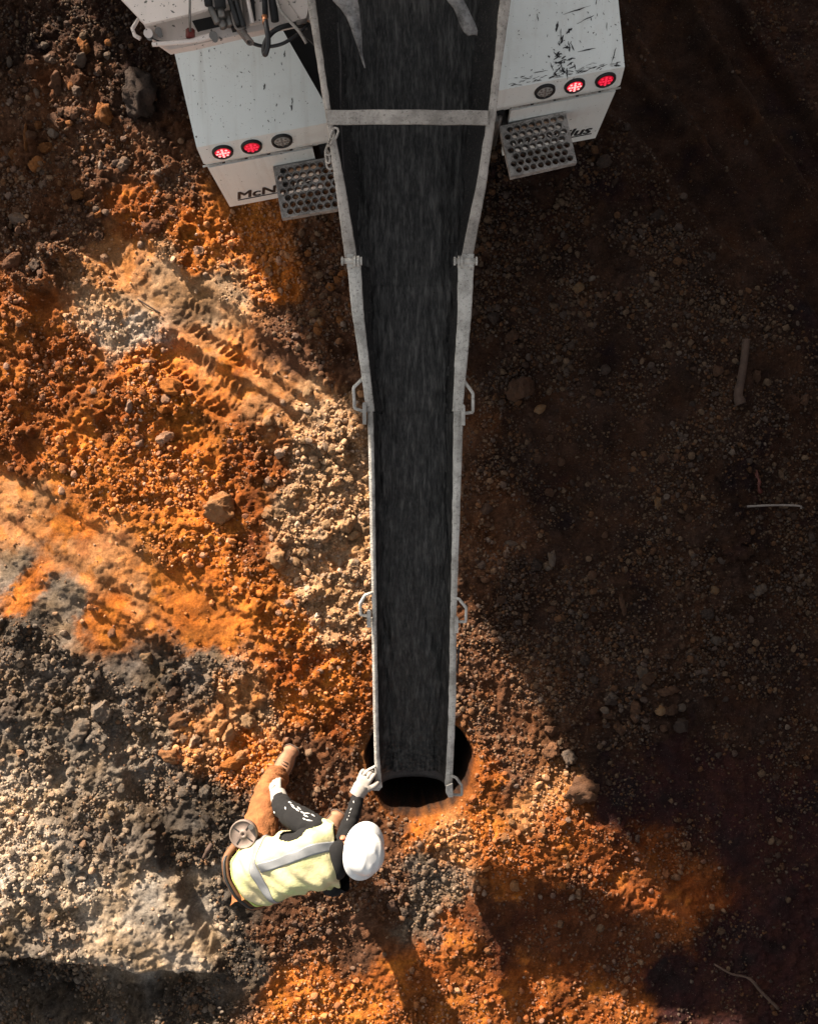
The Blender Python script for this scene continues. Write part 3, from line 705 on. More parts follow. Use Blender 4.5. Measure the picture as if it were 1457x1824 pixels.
bm = T_bm(); tube(bm, smoothpath([gp(1272, 1718, .03), gp(1300, 1732, .05), gp(1330, 1738, .05), gp(1352, 1762, .05), gp(1382, 1792, .03)], 5), [.007] * 10 + [.011] * 11, 7)
tag(mkbm('root', bm, M['wood'], None, True), 'thin bent root on dark red soil at lower right', 'root')
bm = T_bm(); tube(bm, smoothpath([gp(245, 532, .02), gp(262, 543, .035), gp(285, 557, .02)], 4), .006, 6)
tag(mkbm('twig', bm, M['wood'], None, True), 'small dark twig by the pale patch of soil at left', 'twig')
bm = T_bm(); tube(bm, smoothpath([gp(365, 1525, .03), gp(372, 1512, .05), gp(380, 1500, .04)], 4), [.012] * 4 + [.018] * 5, 7)
tag(mkbm('wood_chip', bm, M['wood'], None, True), 'short splintered wood chip left of the worker', 'wood chip')

# ------------------------------------------------------------------ chutes
def zr(y): return .60 + .425 * (y + 1.70)
def C(px, py, dz=0.0):
    z = 1.2
    for _ in range(30): z = zr((912 - py) / S(z)) + dz if dz == 0 else zr((912 - py) / S(z - dz)) + 0
    z0 = z; y = (912 - py) / S(z0)
    return Vector(((px - 728.5) / S(z0), y, z0 + dz))
# section stations: py, left outer, left inner, right inner, right outer
SEC = {
 'main': [(-230, 508, 525, 934, 955), (-60, 538, 553, 902, 922), (0, 547, 562, 890, 910), (120, 566, 578, 879, 893), (200, 579, 590, 869, 884), (330, 597, 615, 848, 866), (458, 614, 636, 821, 842)],
 'fold': [(462, 617, 642, 816, 845), (560, 627, 648, 815, 840), (650, 641, 658, 810, 832), (732, 652, 667, 806, 824)],
 'mid': [(728, 654, 664, 808, 826), (850, 657, 667, 807, 822), (1000, 660, 669, 805, 817), (1108, 663, 671, 802, 813)],
 'end': [(1102, 661, 670, 802, 814), (1250, 664, 673, 800, 813), (1340, 666, 675, 797, 809), (1404, 668, 680, 793, 806)],
}
def lerp_st(st, py):
    for a, b in zip(st, st[1:]):
        if a[0] <= py <= b[0]:
            t = (py - a[0]) / (b[0] - a[0]); return [a[i] + (b[i] - a[i]) * t for i in range(5)]
    return st[-1] if py > st[-1][0] else st[0]
def trough(st, depth, parent, rim_mat, sub=26, zoff=0.0, seed=0, lining='inner'):
    n = 22; V = []; F = []; VR = []; FR = []
    pys = np.linspace(st[0][0], st[-1][0], sub)
    for i, py in enumerate(pys):
        _, lo, li, ri, ro = lerp_st(st, py)
        a, b, c, d = C(lo, py), C(li, py), C(ri, py), C(ro, py)
        for q in (a, b, c, d): q.z += zoff
        w1 = (c.x - b.x) / 2; cx = (c.x + b.x) / 2
        dp = depth * (w1 / .24) ** .5
        for side, off in ((0, 0), (1, .007)):
            for k in range(n + 1):
                t = math.pi * k / n
                V.append((cx - (w1 + off) * math.cos(t), b.y, b.z - .02 - (dp + off) * math.sin(t) ** .85 if 0 < k < n else b.z - .006))
        # rims: rolled crusty lips
        jit = lambda s: .0012 * float(perlin(np.array([py * .045 + s * 9.1]), np.array([seed + s * 3.7]), 5)[0]) + .0012 * float(perlin(np.array([py * .21 + s * 5.1]), np.array([seed + s * 1.7]), 6)[0])
        for s, (o_, i_) in enumerate(((a, b), (d, c))):
            sg = 1 if i_.x > o_.x else -1
            j = jit(s)
            xi = i_.x + j * sg * 1.6; xo = o_.x + jit(s + 2) * sg; zt = b.z + .5 * j
            VR += [(xo, b.y, zt - .030), (xo, b.y, zt - .006), (xo + sg * .006, b.y, zt), ((xo + xi) / 2, b.y, zt + .004), (xi - sg * .005, b.y, zt + .001), (xi, b.y, zt - .006), (xi + .0 * sg, b.y, zt - .028), ((xo + xi) / 2, b.y, zt - .036)]
    R = 2 * (n + 1)
    for i in range(sub - 1):
        for k in range(n):
            p = i * R + k; F.append((p, p + 1, p + R + 1, p + R)); q = p + n + 1; F.append((q, q + R, q + R + 1, q + 1))
    for i in (0, sub - 1):
        for k in range(n):
            p = i * R + k; q = p + n + 1; F.append((p, q, q + 1, p + 1))
    for i in range(sub - 1):
        for s in range(2):
            for k in range(8):
                p = i * 16 + s * 8 + k; p2 = i * 16 + s * 8 + (k + 1) % 8; FR.append((p, p2, p2 + 16, p + 16))
    for i in (0, sub - 1):
        for s in range(2): FR.append([i * 16 + s * 8 + k for k in range(8)])
    mk('trough', V, F, M[lining], parent, True)
    VL = []; 
    for s in range(2):
        vv = [VR[i * 16 + s * 8 + k] for i in range(sub) for k in range(8)]
        ff = [(i * 8 + k, i * 8 + (k + 1) % 8, (i + 1) * 8 + (k + 1) % 8, (i + 1) * 8 + k) for i in range(sub - 1) for k in range(8)]
        ff += [[k for k in range(8)], [(sub - 1) * 8 + k for k in range(8)]]
        bm = bmesh.new(); bv = [bm.verts.new(p) for p in vv]
        for f in ff: bm.faces.new([bv[i] for i in f])
        mkbm('rim', bm, rim_mat, parent, False)
def chute_thing(label, st, name='concrete_chute'):
    c = C((st[-1][1] + st[-1][4]) / 2, st[-1][0]); return thing(name, label, 'chute', c, 'concrete chutes hooked end to end')
ch_main = chute_thing('wide top chute with a flat crossbar swung out from the mixer truck', SEC['main'])
trough(SEC['main'], .34, ch_main, M['crust2'], 70, .0, 1, 'inner_shaded')
ch_fold = chute_thing('tapering folding chute hinged below the top chute by two bolts', SEC['fold'])
trough(SEC['fold'], .235, ch_fold, M['crust'], 40, -.012, 5, 'inner_shaded')
ch_mid = chute_thing('long straight extension chute between the two pairs of hooks', SEC['mid'])
trough(SEC['mid'], .235, ch_mid, M['crust'], 50, -.024, 8)
ch_end = chute_thing('lowest extension chute ending over the drilled hole', SEC['end'])
trough(SEC['end'], .235, ch_end, M['crust'], 46, -.036, 12)
# crossbar
bm = T_bm(); a, b = C(583, 197, .014), C(869, 197, .014); c, d = C(869, 222, .014), C(583, 222, .014)
prism(bm, [a, b, c, d], -.012); bmesh.ops.subdivide_edges(bm, edges=bm.edges[:], cuts=6, use_grid_fill=True)
for v in bm.verts: v.co += Vector((0, .003 * math.sin(v.co.x * 47) * math.sin(v.co.x * 19 + 1), .0015 * math.sin(v.co.x * 83)))
mkbm('crossbar', bm, M['crust2'], ch_main)
# inner wear strip along the left wall of the top chute
bm = T_bm(); tube(bm, [C(598, 20, -.10), C(604, 100, -.10), C(603, 190, -.10), C(610, 300, -.10)], .006, 6); mkbm('weld_seam', bm, M['inner'], ch_main, True)
# hinge: ears, pins and bolt heads
for sgn, xs in ((-1, (608, 645)), (1, (808, 850))):
    bm = T_bm(); tube(bm, [C(xs[0] + 3, 465, .006), C(xs[1] - 3, 465, .006)], .014, 16); mkbm('hinge_pin', bm, M['crust'], ch_fold, True)
    for x in xs:
        bm = T_bm(); s2 = 3.5 if x == xs[0] else -3.5
        tube(bm, [C(x, 465, .006), C(x + s2, 465, .006)], .021, 12); mkbm('bolt_head', bm, M['crust'], ch_fold, False, .002)
    for k, x in enumerate((xs[0] + (30 if sgn < 0 else 9), xs[0] + (24 if sgn < 0 else 14))):
        bm = T_bm(); tube(bm, [C(x - 2, 465, .004), C(x + 2, 465, .004)], .027, 16); mkbm('hinge_ear', bm, M['crust'], ch_main if k else ch_fold, False, .003)
    xm = (xs[0] + 10, xs[1] - 14) if sgn < 0 else (xs[0] + 15, xs[1] - 6)
    bm = T_bm(); prism(bm, [C(xm[0], 452, .006), C(xm[1], 452, .006), C(xm[1], 476, .006), C(xm[0], 476, .006)], -.03); mkbm('hinge_plate', bm, M['crust'], ch_fold, False, .004)
# handles and hooks
def handle(parent, pts, dz=-.03):
    bm = T_bm(); q = [C(a, b, dz) for a, b in pts]
    out = [q[0]]
    for i in range(1, len(q) - 1):
        for t in (.12, .06): out.append(q[i].lerp(q[i - 1], t))
        for t in (.06, .12): out.append(q[i].lerp(q[i + 1], t))
    out.append(q[-1]); tube(bm, out, .0088, 10); mkbm('handle', bm, M['crust'], parent, True)
def hook(parent, x, y0, y1, dz=-.012, wd=3.4):
    bm = T_bm(); tp = []
    for k in range(9): a = math.pi * k / 8; tp.append(C(x - wd * math.cos(a), y0 + wd * 1.3 - wd * 1.3 * math.sin(a), dz + .012))
    tp += [C(x + wd, y1, dz + .012), C(x - wd, y1, dz + .012)]
    prism(bm, tp, -.04); mkbm('hook', bm, M['crust'], parent, False, .002)
handle(ch_fold, [(650, 668), (629, 689), (631, 726), (650, 733)]); handle(ch_fold, [(822, 670), (843, 699), (843, 733), (816, 737)])
hook(ch_mid, 649, 716, 755); hook(ch_mid, 825, 720, 757)
handle(ch_mid, [(664, 1056), (650, 1061), (641, 1076), (642, 1096), (656, 1099)]); handle(ch_mid, [(808, 1065), (818, 1068), (831, 1084), (830, 1109), (812, 1108)])
hook(ch_end, 657, 1087, 1118); hook(ch_end, 813, 1098, 1128)
handle(ch_end, [(803, 1384), (813, 1388), (823, 1402), (823, 1419), (799, 1418)]); handle(ch_end, [(668, 1368), (656, 1374), (652, 1392), (654, 1404), (668, 1408)])
bm = T_bm(); prism(bm, [C(795, 1400, .004), C(806, 1396, .004), C(807, 1420, .004), C(799, 1421, .004), C(794, 1412, .004)], -.05); mkbm('end_lug', bm, M['crust'], ch_end, False, .003)
bm = T_bm(); prism(bm, [C(667, 1396, .004), C(679, 1394, .004), C(681, 1402, .004), C(675, 1409, .004), C(660, 1408, .004)], -.05); mkbm('end_lug', bm, M['crust'], ch_end, False, .003)
bm = T_bm(); tube(bm, [C(818, 1150, -.03), C(815, 1200, -.03)], .006, 6); mkbm('side_bar', bm, M['chassis'], ch_end, True)

# wet concrete sliding down the chutes
ALL = SEC['main'] + SEC['fold'] + SEC['mid'] + SEC['end']
NU, NV = 90, 1100
pys = np.linspace(-228, 1388, NV); co = np.zeros((NV, NU, 3))
for i, py in enumerate(pys):
    _, lo, li, ri, ro = lerp_st(ALL, py)
    if 425 < py < 500: w_ = [lerp_st(ALL, py + k_) for k_ in range(-30, 31, 6)]; li = sum(q[2] for q in w_) / 11; ri = sum(q[3] for q in w_) / 11
    b, c = C(li, py), C(ri, py); w1 = (c.x - b.x) / 2; cx = (b.x + c.x) / 2
    dp = (.34 if py < 465 else .235) * (w1 / .24) ** .5
    bl = float(sstep(250, 470, np.array(py))); dp_l = dp if py >= 462 else dp; fill = (.095 if py >= 462 else .14) if py < 1050 else .095 - .062 * float(sstep(1050, 1375, np.array(py)))
    u = np.linspace(-.995, .995, NU); wall = dp * np.sin(np.arccos(np.clip(u, -1, 1))) ** .85
    surf = dp - fill
    if py < 462: surf = surf * (1 - bl) + bl * (.235 * (w1 / .24) ** .5 - .095)
    co[i, :, 0] = cx + u * w1; co[i, :, 1] = b.y; co[i, :, 2] = b.z - .02 - np.minimum(surf * (1 - .10 * (1 - u * u)), 9)
    dn = .030 * perlin(u * 1.3 + 7, np.full(NU, b.y * 3.1), 331) + .016 * perlin(u * 4, np.full(NU, b.y * 9.0), 333)
    lev = surf * (1 - .10 * (1 - u * u)) + dn * np.abs(u) ** .5
    co[i, :, 2] = b.z - .02 - np.where(wall < lev, wall + .014, lev)
_, _, _, _, _ = lerp_st(ALL, 462)
base_z = np.array([C(lerp_st(ALL, q)[2], q).z for q in pys]); rel = co[:, :, 2] - base_z[:, None]; sm = rel.copy(); wn = 22
for i in range(NV):
    if 415 < pys[i] < 510: sm[i] = rel[i - wn:i + wn + 1].mean(0)
co[:, :, 2] = sm + base_z[:, None]
xx = co[:, :, 0].ravel(); yy = co[:, :, 1].ravel()
st_ = fbm(xx * 34, yy * 4.2, 1, 3, 301) * .006 + fbm(xx * 80, yy * 14, 1, 2, 305) * .0035
endk = sstep(-1.25, -1.62, yy)
st_ = st_ * (1 - endk) + endk * (clods(xx, yy, .028, 311, .25, .6, .9) * .028 * 1.2 + fbm(xx, yy, 30, 3, 315) * .010 - .004)
jag = (fbm(xx, yy * 0 + 3, 12, 3, 321) * .02 * sstep(-1.5, -1.68, yy))
co[:, :, 2] += st_.reshape(NV, NU); co[:, :, 1] += jag.reshape(NV, NU)
idx = np.arange(NU * NV).reshape(NV, NU)
fq = np.stack([idx[:-1, :-1], idx[1:, :-1], idx[1:, 1:], idx[:-1, 1:]], -1).reshape(-1)
me = fast_mesh('wet_concrete', co.reshape(-1, 3), fq, 4); me.materials.append(M['flow'])
tag(link(bpy.data.objects.new('wet_concrete', me)), 'dark wet concrete streaming down the chutes', 'concrete', None, 'stuff')

# chain
ch = thing('chain', 'short crusted chain hanging over the left rim of the top chute', 'chain', C(590, 250, .03))
for k, (x, y) in enumerate(((596, 240), (590, 252), (586, 263), (583, 275), (586, 285))):
    bm = T_bm(); c = C(x, y, .02 if k < 2 else -.01 * k); ax = Vector((-.35, -.93, 0)) if k < 3 else Vector((.2, -.98, -.1)); ax.normalize()
    sdv = Vector((0, 0, 1)).cross(ax) if k % 2 == 0 else (Vector((0, 0, 1)) * .75 + Vector((0, 0, 1)).cross(ax) * .6).normalized()
    pts = []
    for q in range(20):
        a = q * 2 * math.pi / 20; pts.append(c + ax * (.028 * math.cos(a)) + sdv * (.015 * (1 if abs(math.sin(a)) > .8 else abs(math.sin(a)) ** .7) * (1 if math.sin(a) > 0 else -1)))
    tube(bm, pts, .0055, 8, True); mkbm('link', bm, M['crust2'], ch, True)

# ------------------------------------------------------------------ mixer truck
TO = Vector((.009, 2.186, 0)); TA = math.atan2(.436, 2.31); EX = Vector((math.cos(TA), math.sin(TA), 0)); EY = Vector((-math.sin(TA), math.cos(TA), 0))
def T(x, y, z): return TO + EX * x + EY * y + Vector((0, 0, z))
def Tm(v): return T(v.x, v.y, v.z)
truck = thing('mixer_truck', 'white concrete mixer truck backed up with its tail lights lit', 'truck', TO)
# rear fenders
for sg in (-1, 1):
    inner = lambda y: .45 if y <= .09 else (.45 + (.60 - .45) * min(1, (y - .09) / .38))
    ys = [-.035, 0, .09, .28, .47, .8, 1.7]; zs = [1.30, 1.45, 1.4815, 1.548, 1.6145, 1.73, 2.02]
    bm = T_bm(); rows = []
    for y, z in zip(ys, zs):
        rows.append([bm.verts.new(T(sg * inner(y), y, z)), bm.verts.new(T(sg * 1.175, y, z)), bm.verts.new(T(sg * 1.165, max(y, -.03), 1.26 if y < 0 else 1.16)), bm.verts.new(T(sg * inner(y), max(y, -.03), 1.26 if y < 0 else 1.16))])
    for a, b in zip(rows, rows[1:]):
        for k in range(4): bm.faces.new((a[k], a[(k + 1) % 4], b[(k + 1) % 4], b[k]))
    bm.faces.new(rows[0]); bm.faces.new(rows[-1])
    mkbm('fender', bm, M['white'], truck, False, .006)
    bm = T_bm(); box(bm, min(sg * .30, sg * 1.15), max(sg * .30, sg * 1.15), .05, 1.6, .75, 1.155, Tm); mkbm('mudguard_body', bm, M['chassis'], truck)
    # dark gap strip with hinge pieces
    bm = T_bm(); box(bm, min(sg * .565, sg * 1.16), max(sg * .565, sg * 1.16), -.028, .03, 1.225, 1.262, Tm); mkbm('hinge_strip', bm, M['black'], truck)
    for k in range(5):
        xk = sg * (.62 + k * .128); bm = T_bm(); tube(bm, [T(xk - .055, -.034, 1.255), T(xk + .055, -.034, 1.255)], .006, 8)
        mkbm('hinge', bm, M['crust'], truck, True)
    # apron panel
    bm = T_bm(); tilt = .045
    c8 = [T(sg * .567, -.03 - tilt, .62), T(sg * 1.155, -.03 - tilt, .62), T(sg * 1.155, .0 - tilt, .62), T(sg * .567, .0 - tilt, .62),
          T(sg * .567, -.036, 1.225), T(sg * 1.165, -.036, 1.225), T(sg * 1.165, -.006, 1.225), T(sg * .567, -.006, 1.225)]
    hexa(bm, c8); ap = mkbm('apron', bm, M['white'], truck, False, .004)
    # lettering
    x0 = -1.085 if sg < 0 else .640
    cu = bpy.data.curves.new('lettering', 'FONT'); cu.body = 'McNeilus'; cu.size = .145; cu.shear = .22; cu.extrude = .001; cu.offset = 0
    to = bpy.data.objects.new('tmp', cu); COL.objects.link(to); dg = bpy.context.evaluated_depsgraph_get(); tm = bpy.data.meshes.new_from_object(to.evaluated_get(dg))
    bpy.data.objects.remove(to)
    cs = np.array([v.co[:] for v in tm.vertices]); wsc = .465 / (cs[:, 0].max() - cs[:, 0].min()); cs[:, 0] = (cs[:, 0] - cs[:, 0].min()) * wsc
    for v, p in zip(tm.vertices, cs):
        zz = .722 + p[1]; yy_ = -.03 - tilt + (zz - .62) / .605 * (tilt - .006) - .0025 - p[2]
        v.co = T(x0 + p[0], yy_, zz)
    nvt = len(tm.vertices); pts_ = [v.co.copy() for v in tm.vertices]; fcs_ = [list(p.vertices) for p in tm.polygons]
    V3, F3 = [], []
    for q_ in range(3):
        V3 += [p + EX * ((q_ - 1) * .0034) - EY * (q_ * .00025) for p in pts_]; F3 += [[i + nvt * q_ for i in f] for f in fcs_]
    mk('lettering', V3, F3, M['black'], ap)
    bm = T_bm(); zz = .700; yy_ = -.03 - tilt + (zz - .62) / .605 * (tilt - .006)
    box(bm, x0 - .005, x0 + .475, yy_ - .0035, yy_ + .001, zz, zz + .008, Tm); mkbm('underline', bm, M['black'], ap)
# tail lights
def on_face(x, t, off=0.0):   # t from 0 (top edge) to 1 (bottom) on the slanting light face
    nrm = (EY * -.15 + Vector((0, 0, .035))); nrm.normalize()
    return T(x, -.035 * t, 1.45 - .15 * t) + nrm * off, nrm
LP = [(396, 265, 'on'), (447, 253, 'dim'), (501, 243, 'clear'), (969, 156, 'clear'), (1022, 147, 'on'), (1077, 137, 'dim')]
for px, py, kd in LP:
    w_ = P(px, py, 1.37) - TO; lx = w_.dot(EX)
    c, nrm = on_face(lx, .50, .004); uu = EX; vv = nrm.cross(uu).normalized()
    n = 28
    def disc(bm, r0, r1, z0, z1):
        A = [bm.verts.new(c + (uu * math.cos(2 * math.pi * k / n) + vv * math.sin(2 * math.pi * k / n)) * r0 + nrm * z0) for k in range(n)]
        B = [bm.verts.new(c + (uu * math.cos(2 * math.pi * k / n) + vv * math.sin(2 * math.pi * k / n)) * r1 + nrm * z1) for k in range(n)]
        for k in range(n): bm.faces.new((A[k], A[(k + 1) % n], B[(k + 1) % n], B[k]))
        return A, B
    bm = T_bm(); A, B = disc(bm, .059, .057, -.004, .009); bm2 = B
    C2 = [bm.verts.new(c + (uu * math.cos(2 * math.pi * k / n) + vv * math.sin(2 * math.pi * k / n)) * .046 + nrm * .010) for k in range(n)]
    D2 = [bm.verts.new(c + (uu * math.cos(2 * math.pi * k / n) + vv * math.sin(2 * math.pi * k / n)) * .044 + nrm * .001) for k in range(n)]
    for k in range(n): bm.faces.new((B[k], B[(k + 1) % n], C2[(k + 1) % n], C2[k])); bm.faces.new((C2[k], C2[(k + 1) % n], D2[(k + 1) % n], D2[k]))
    tl = mkbm('tail_light', bm, M['black'], truck, True)
    lab = {'on': 'brightly lit red tail light', 'dim': 'dimly lit red tail light', 'clear': 'unlit clear reversing light'}[kd]; tl['label'] = lab
    bm = T_bm(); rings = []
    for r, z in ((.044, .002), (.038, .006), (.022, .009), (.0, .010)):
        if r > 0: rings.append([bm.verts.new(c + (uu * math.cos(2 * math.pi * k / n) + vv * math.sin(2 * math.pi * k / n)) * r + nrm * z) for k in range(n)])
        else: rings.append([bm.verts.new(c + nrm * z)])
    for a, b in zip(rings, rings[1:]):
        for k in range(n):
            if len(b) > 1: bm.faces.new((a[k], a[(k + 1) % n], b[(k + 1) % n], b[k]))
            else: bm.faces.new((a[k], a[(k + 1) % n], b[0]))
    mkbm('lens', bm, {'on': M['tail_on'], 'dim': M['tail_dim'], 'clear': M['tail_clear']}[kd], tl, True)
    bm = T_bm()
    for q in range(13):
        r_ = 0.0 if q == 0 else (.015 if q < 5 else .031); a_ = q * math.pi / 2 if q < 5 else q * math.pi / 4
        cc = c + (uu * math.cos(a_) + vv * math.sin(a_)) * r_ + nrm * .0105
        vs_ = [bm.verts.new(cc + (uu * math.cos(2 * math.pi * k / 8) + vv * math.sin(2 * math.pi * k / 8)) * .0078) for k in range(8)]
        tp_ = bm.verts.new(cc + nrm * .003)
        for k in range(8): bm.faces.new((vs_[k], vs_[(k + 1) % 8], tp_))
    mkbm('bulbs', bm, {'on': M['tail_hot'], 'dim': M['tail_dimb'], 'clear': M['palegrey']}[kd], tl)
# scratches in the paint of the fenders
def surf_z(y): return 1.45 + (.165 / .47) * y if y < .47 else 1.615 + (y - .47) * .136
bm = T_bm(); r2 = random.Random(5)
def sliver(x, y, ang, L, wd):
    n = 5; a = Vector((math.cos(ang), math.sin(ang), 0)); b = Vector((-a.y, a.x, 0)); top = []; bot = []
    for k in range(n + 1):
        t = k / n; ww = wd * (.35 + .9 * r2.random()) * math.sin(math.pi * (.08 + .84 * t)) ; p = Vector((x, y, 0)) + a * (t - .5) * L + b * r2.uniform(-1, 1) * wd * .6
        top.append(p + b * ww); bot.append(p - b * ww)
    pts = top + bot[::-1]
    vs_ = [bm.verts.new(T(p.x, p.y, surf_z(p.y) + .0025)) for p in pts]
    for k in range(n): bm.faces.new((vs_[k], vs_[k + 1], vs_[2 * n - k], vs_[2 * n + 1 - k]))
for _ in range(34): sliver(.86 + r2.gauss(0, .035), .01 + abs(r2.gauss(0, .09)), r2.uniform(0, 3.1), r2.uniform(.01, .05), r2.uniform(.002, .007))
for _ in range(60): sliver(r2.uniform(.55, 1.15), .008 + abs(r2.gauss(0, .016)), r2.uniform(-.3, .3), r2.uniform(.012, .05), r2.uniform(.001, .003))
for _ in range(60): sliver(r2.uniform(.5, 1.16), r2.uniform(.03, .5), r2.uniform(0, 3.1), r2.uniform(.004, .016), r2.uniform(.0012, .003))
for x, y, a, L in ((.98, .11, .0, .10), (.99, .25, .25, .10), (.95, .30, .1, .15), (1.06, .33, 1.3, .05), (.74, .30, 1.6, .035), (.85, .20, 1.4, .06), (.83, .08, .2, .07), (1.12, .06, 1.1, .08), (1.1, .2, 1.5, .04), (.72, .05, 0, .08)): sliver(x, y, a, L, .0028)
for _ in range(45): sliver(r2.uniform(-1.12, -.62), r2.uniform(.03, .45), r2.uniform(.8, 2.2), r2.uniform(.005, .014), r2.uniform(.001, .0026))
for x, y in ((-.63, .1), (-.62, .13), (-.61, .35), (-.75, .22)): sliver(x, y, 1.2, .03, .004)
tag(mkbm('paint_chips', bm, M['black'], truck), None, None, None, 'stuff')
# perforated steps
def step(x0, x1, y0, y1, z, ang):
    Rm = Matrix.Rotation(ang, 4, 'Z'); cxy = Vector(((x0 + x1) / 2, (y0 + y1) / 2, 0))
    def L(x, y, zz):
        p = Rm @ (Vector((x, y, 0)) - cxy) + cxy; return T(p.x, p.y, zz)
    bm = T_bm(); b = .010; nxh, nyh = 8, 7; pw = (x1 - x0 - 2 * b) / (nxh + .5); ph = (y1 - y0 - 2 * b) / nyh; q = 16; hr = .0185
    def quad(xa, xb, ya, yb, zz=z): bm.faces.new([bm.verts.new(L(*p, zz)) for p in ((xa, ya), (xb, ya), (xb, yb), (xa, yb))])
    for j in range(nyh):
        ya = y0 + b + j * ph; yb = ya + ph; off = 0 if j % 2 else pw / 2
        if off: quad(x0 + b, x0 + b + off, ya, yb)
        else: quad(x1 - b - pw / 2, x1 - b, ya, yb)
        for i in range(nxh):
            xa = x0 + b + off + i * pw; cx_, cy_ = xa + pw / 2, ya + ph / 2
            rings = [[], [], [], []]
            for k in range(q):
                a = 2 * math.pi * k / q; ca, sa = math.cos(a), math.sin(a)
                m_ = max(abs(ca) / (pw / 2), abs(sa) / (ph / 2)); rings[0].append(bm.verts.new(L(cx_ + ca / m_, cy_ + sa / m_, z)))
                for ri, (rr_, zz) in enumerate(((hr + .0025, z + .0045), (hr, z + .004), (hr - .001, z - .045))): rings[ri + 1].append(bm.verts.new(L(cx_ + ca * rr_, cy_ + sa * rr_, zz)))
            for A, B in zip(rings, rings[1:]):
                for k in range(q): bm.faces.new((A[k], A[(k + 1) % q], B[(k + 1) % q], B[k]))
    bmesh.ops.remove_doubles(bm, verts=bm.verts, dist=.0004)
    tr = mkbm('step_tread', bm, M['step'], truck)
    for (xa, xb, ya, yb) in ((x0 - .002, x1 + .002, y0 - .002, y0 + b), (x0 - .002, x1 + .002, y1 - b, y1 + .002), (x0 - .002, x0 + b, y0 + b, y1 - b), (x1 - b, x1 + .002, y0 + b, y1 - b)):
        bm = T_bm(); hexa(bm, [L(xa, ya, z - .05), L(xb, ya, z - .05), L(xb, yb, z - .05), L(xa, yb, z - .05), L(xa, ya, z + .002), L(xb, ya, z + .002), L(xb, yb, z + .002), L(xa, yb, z + .002)])
        mkbm('step_edge', bm, M['step'], tr, False, .002)
    bm = T_bm(); hexa(bm, [L(x0 + .03, y1 - .02, z - .16), L(x0 + .06, y1 - .02, z - .16), L(x0 + .06, y1 + .12, z - .10), L(x0 + .03, y1 + .12, z - .10), L(x0 + .03, y0 + .1, z - .05), L(x0 + .06, y0 + .1, z - .05), L(x0 + .06, y1 + .12, z - .05), L(x0 + .03, y1 + .12, z - .05)])
    mkbm('step_bracket', bm, M['steel'], tr)
step(-.815, -.425, -.352, -.055, 1.09, math.radians(-1.0)); step(.515, .90, -.352, -.055, 1.09, math.radians(2))
# frame, rails and dark underside
bm = T_bm(); box(bm, -.56, .56, .10, 6.2, .62, 1.12, Tm); mkbm('chassis', bm, M['chassis'], truck)
for sg in (-1, 1):
    bm = T_bm(); box(bm, min(sg * .44, sg * .53), max(sg * .44, sg * .53), -.03, 1.5, .90, 1.20, Tm); mkbm('frame_rail', bm, M['chassis'], truck)
bm = T_bm(); a = C(878, 215, -.05); tube(bm, [T(.50, -.06, .80), T(.50, -.06, 1.22)], .014, 10); mkbm('bumper_post', bm, M['steel'], truck, True)
bm = T_bm(); box(bm, .455, .478, -.10, -.055, .78, 1.28, Tm); mkbm('bumper_post', bm, M['steel'], truck, False, .004)
# pedestal and hopper, drum
bm = T_bm(); tube(bm, [T(0, .42, 1.12), T(0, .42, 1.75)], .16, 20); mkbm('chute_pedestal', bm, M['chassis'], truck, True)
def revolve(name, prof, axis0, axis1, mat, parent, n=48, smooth=True):
    a = axis0; d = (axis1 - axis0); Ln = d.length; d.normalize(); u = d.cross(Vector((0, 0, 1))).normalized(); v = d.cross(u)
    bm = T_bm(); rings = [[bm.verts.new(a + d * (t * Ln) + (u * math.cos(2 * math.pi * k / n) + v * math.sin(2 * math.pi * k / n)) * r) for k in range(n)] for t, r in prof]
    for A, B in zip(rings, rings[1:]):
        for k in range(n): bm.faces.new((A[k], A[(k + 1) % n], B[(k + 1) % n], B[k]))
    bm.faces.new(rings[0]); bm.faces.new(rings[-1]); return mkbm(name, bm, mat, parent, smooth)
revolve('drum', [(0, .42), (.02, .50), (.08, .62), (.34, 1.13), (.40, 1.17), (.70, 1.17), (.76, 1.12), (.97, .62), (1, .3)], T(0, .95, 3.05), T(0, 6.2, 2.15), M['white'], truck)
# discharge hopper: curved white skirt above the chute
bm = T_bm(); n = 30; c0 = P(692, 0, 2.75); c0 = Vector((c0.x, 2.125 + .62, 0)); A = []; B = []; A2 = []; B2 = []
for k in range(n + 1):
    a = math.pi + math.pi * k / n; rx, ry = .60, .62
    for lst, rr_, z in ((A, 1, 2.72), (B, 1.35, 3.35), (A2, .985, 2.72), (B2, 1.335, 3.35)): lst.append(bm.verts.new((c0.x + rx * rr_ * math.cos(a), c0.y + ry * rr_ * math.sin(a) * (1 if rr_ < 1.1 else .92), z)))
for k in range(n):
    bm.faces.new((A[k], A[k + 1], B[k + 1], B[k])); bm.faces.new((A2[k], B2[k], B2[k + 1], A2[k + 1])); bm.faces.new((A[k], A2[k], A2[k + 1], A[k + 1])); bm.faces.new((B[k], B[k + 1], B2[k + 1], B2[k]))
mkbm('discharge_hopper', bm, M['white2'], truck, True)
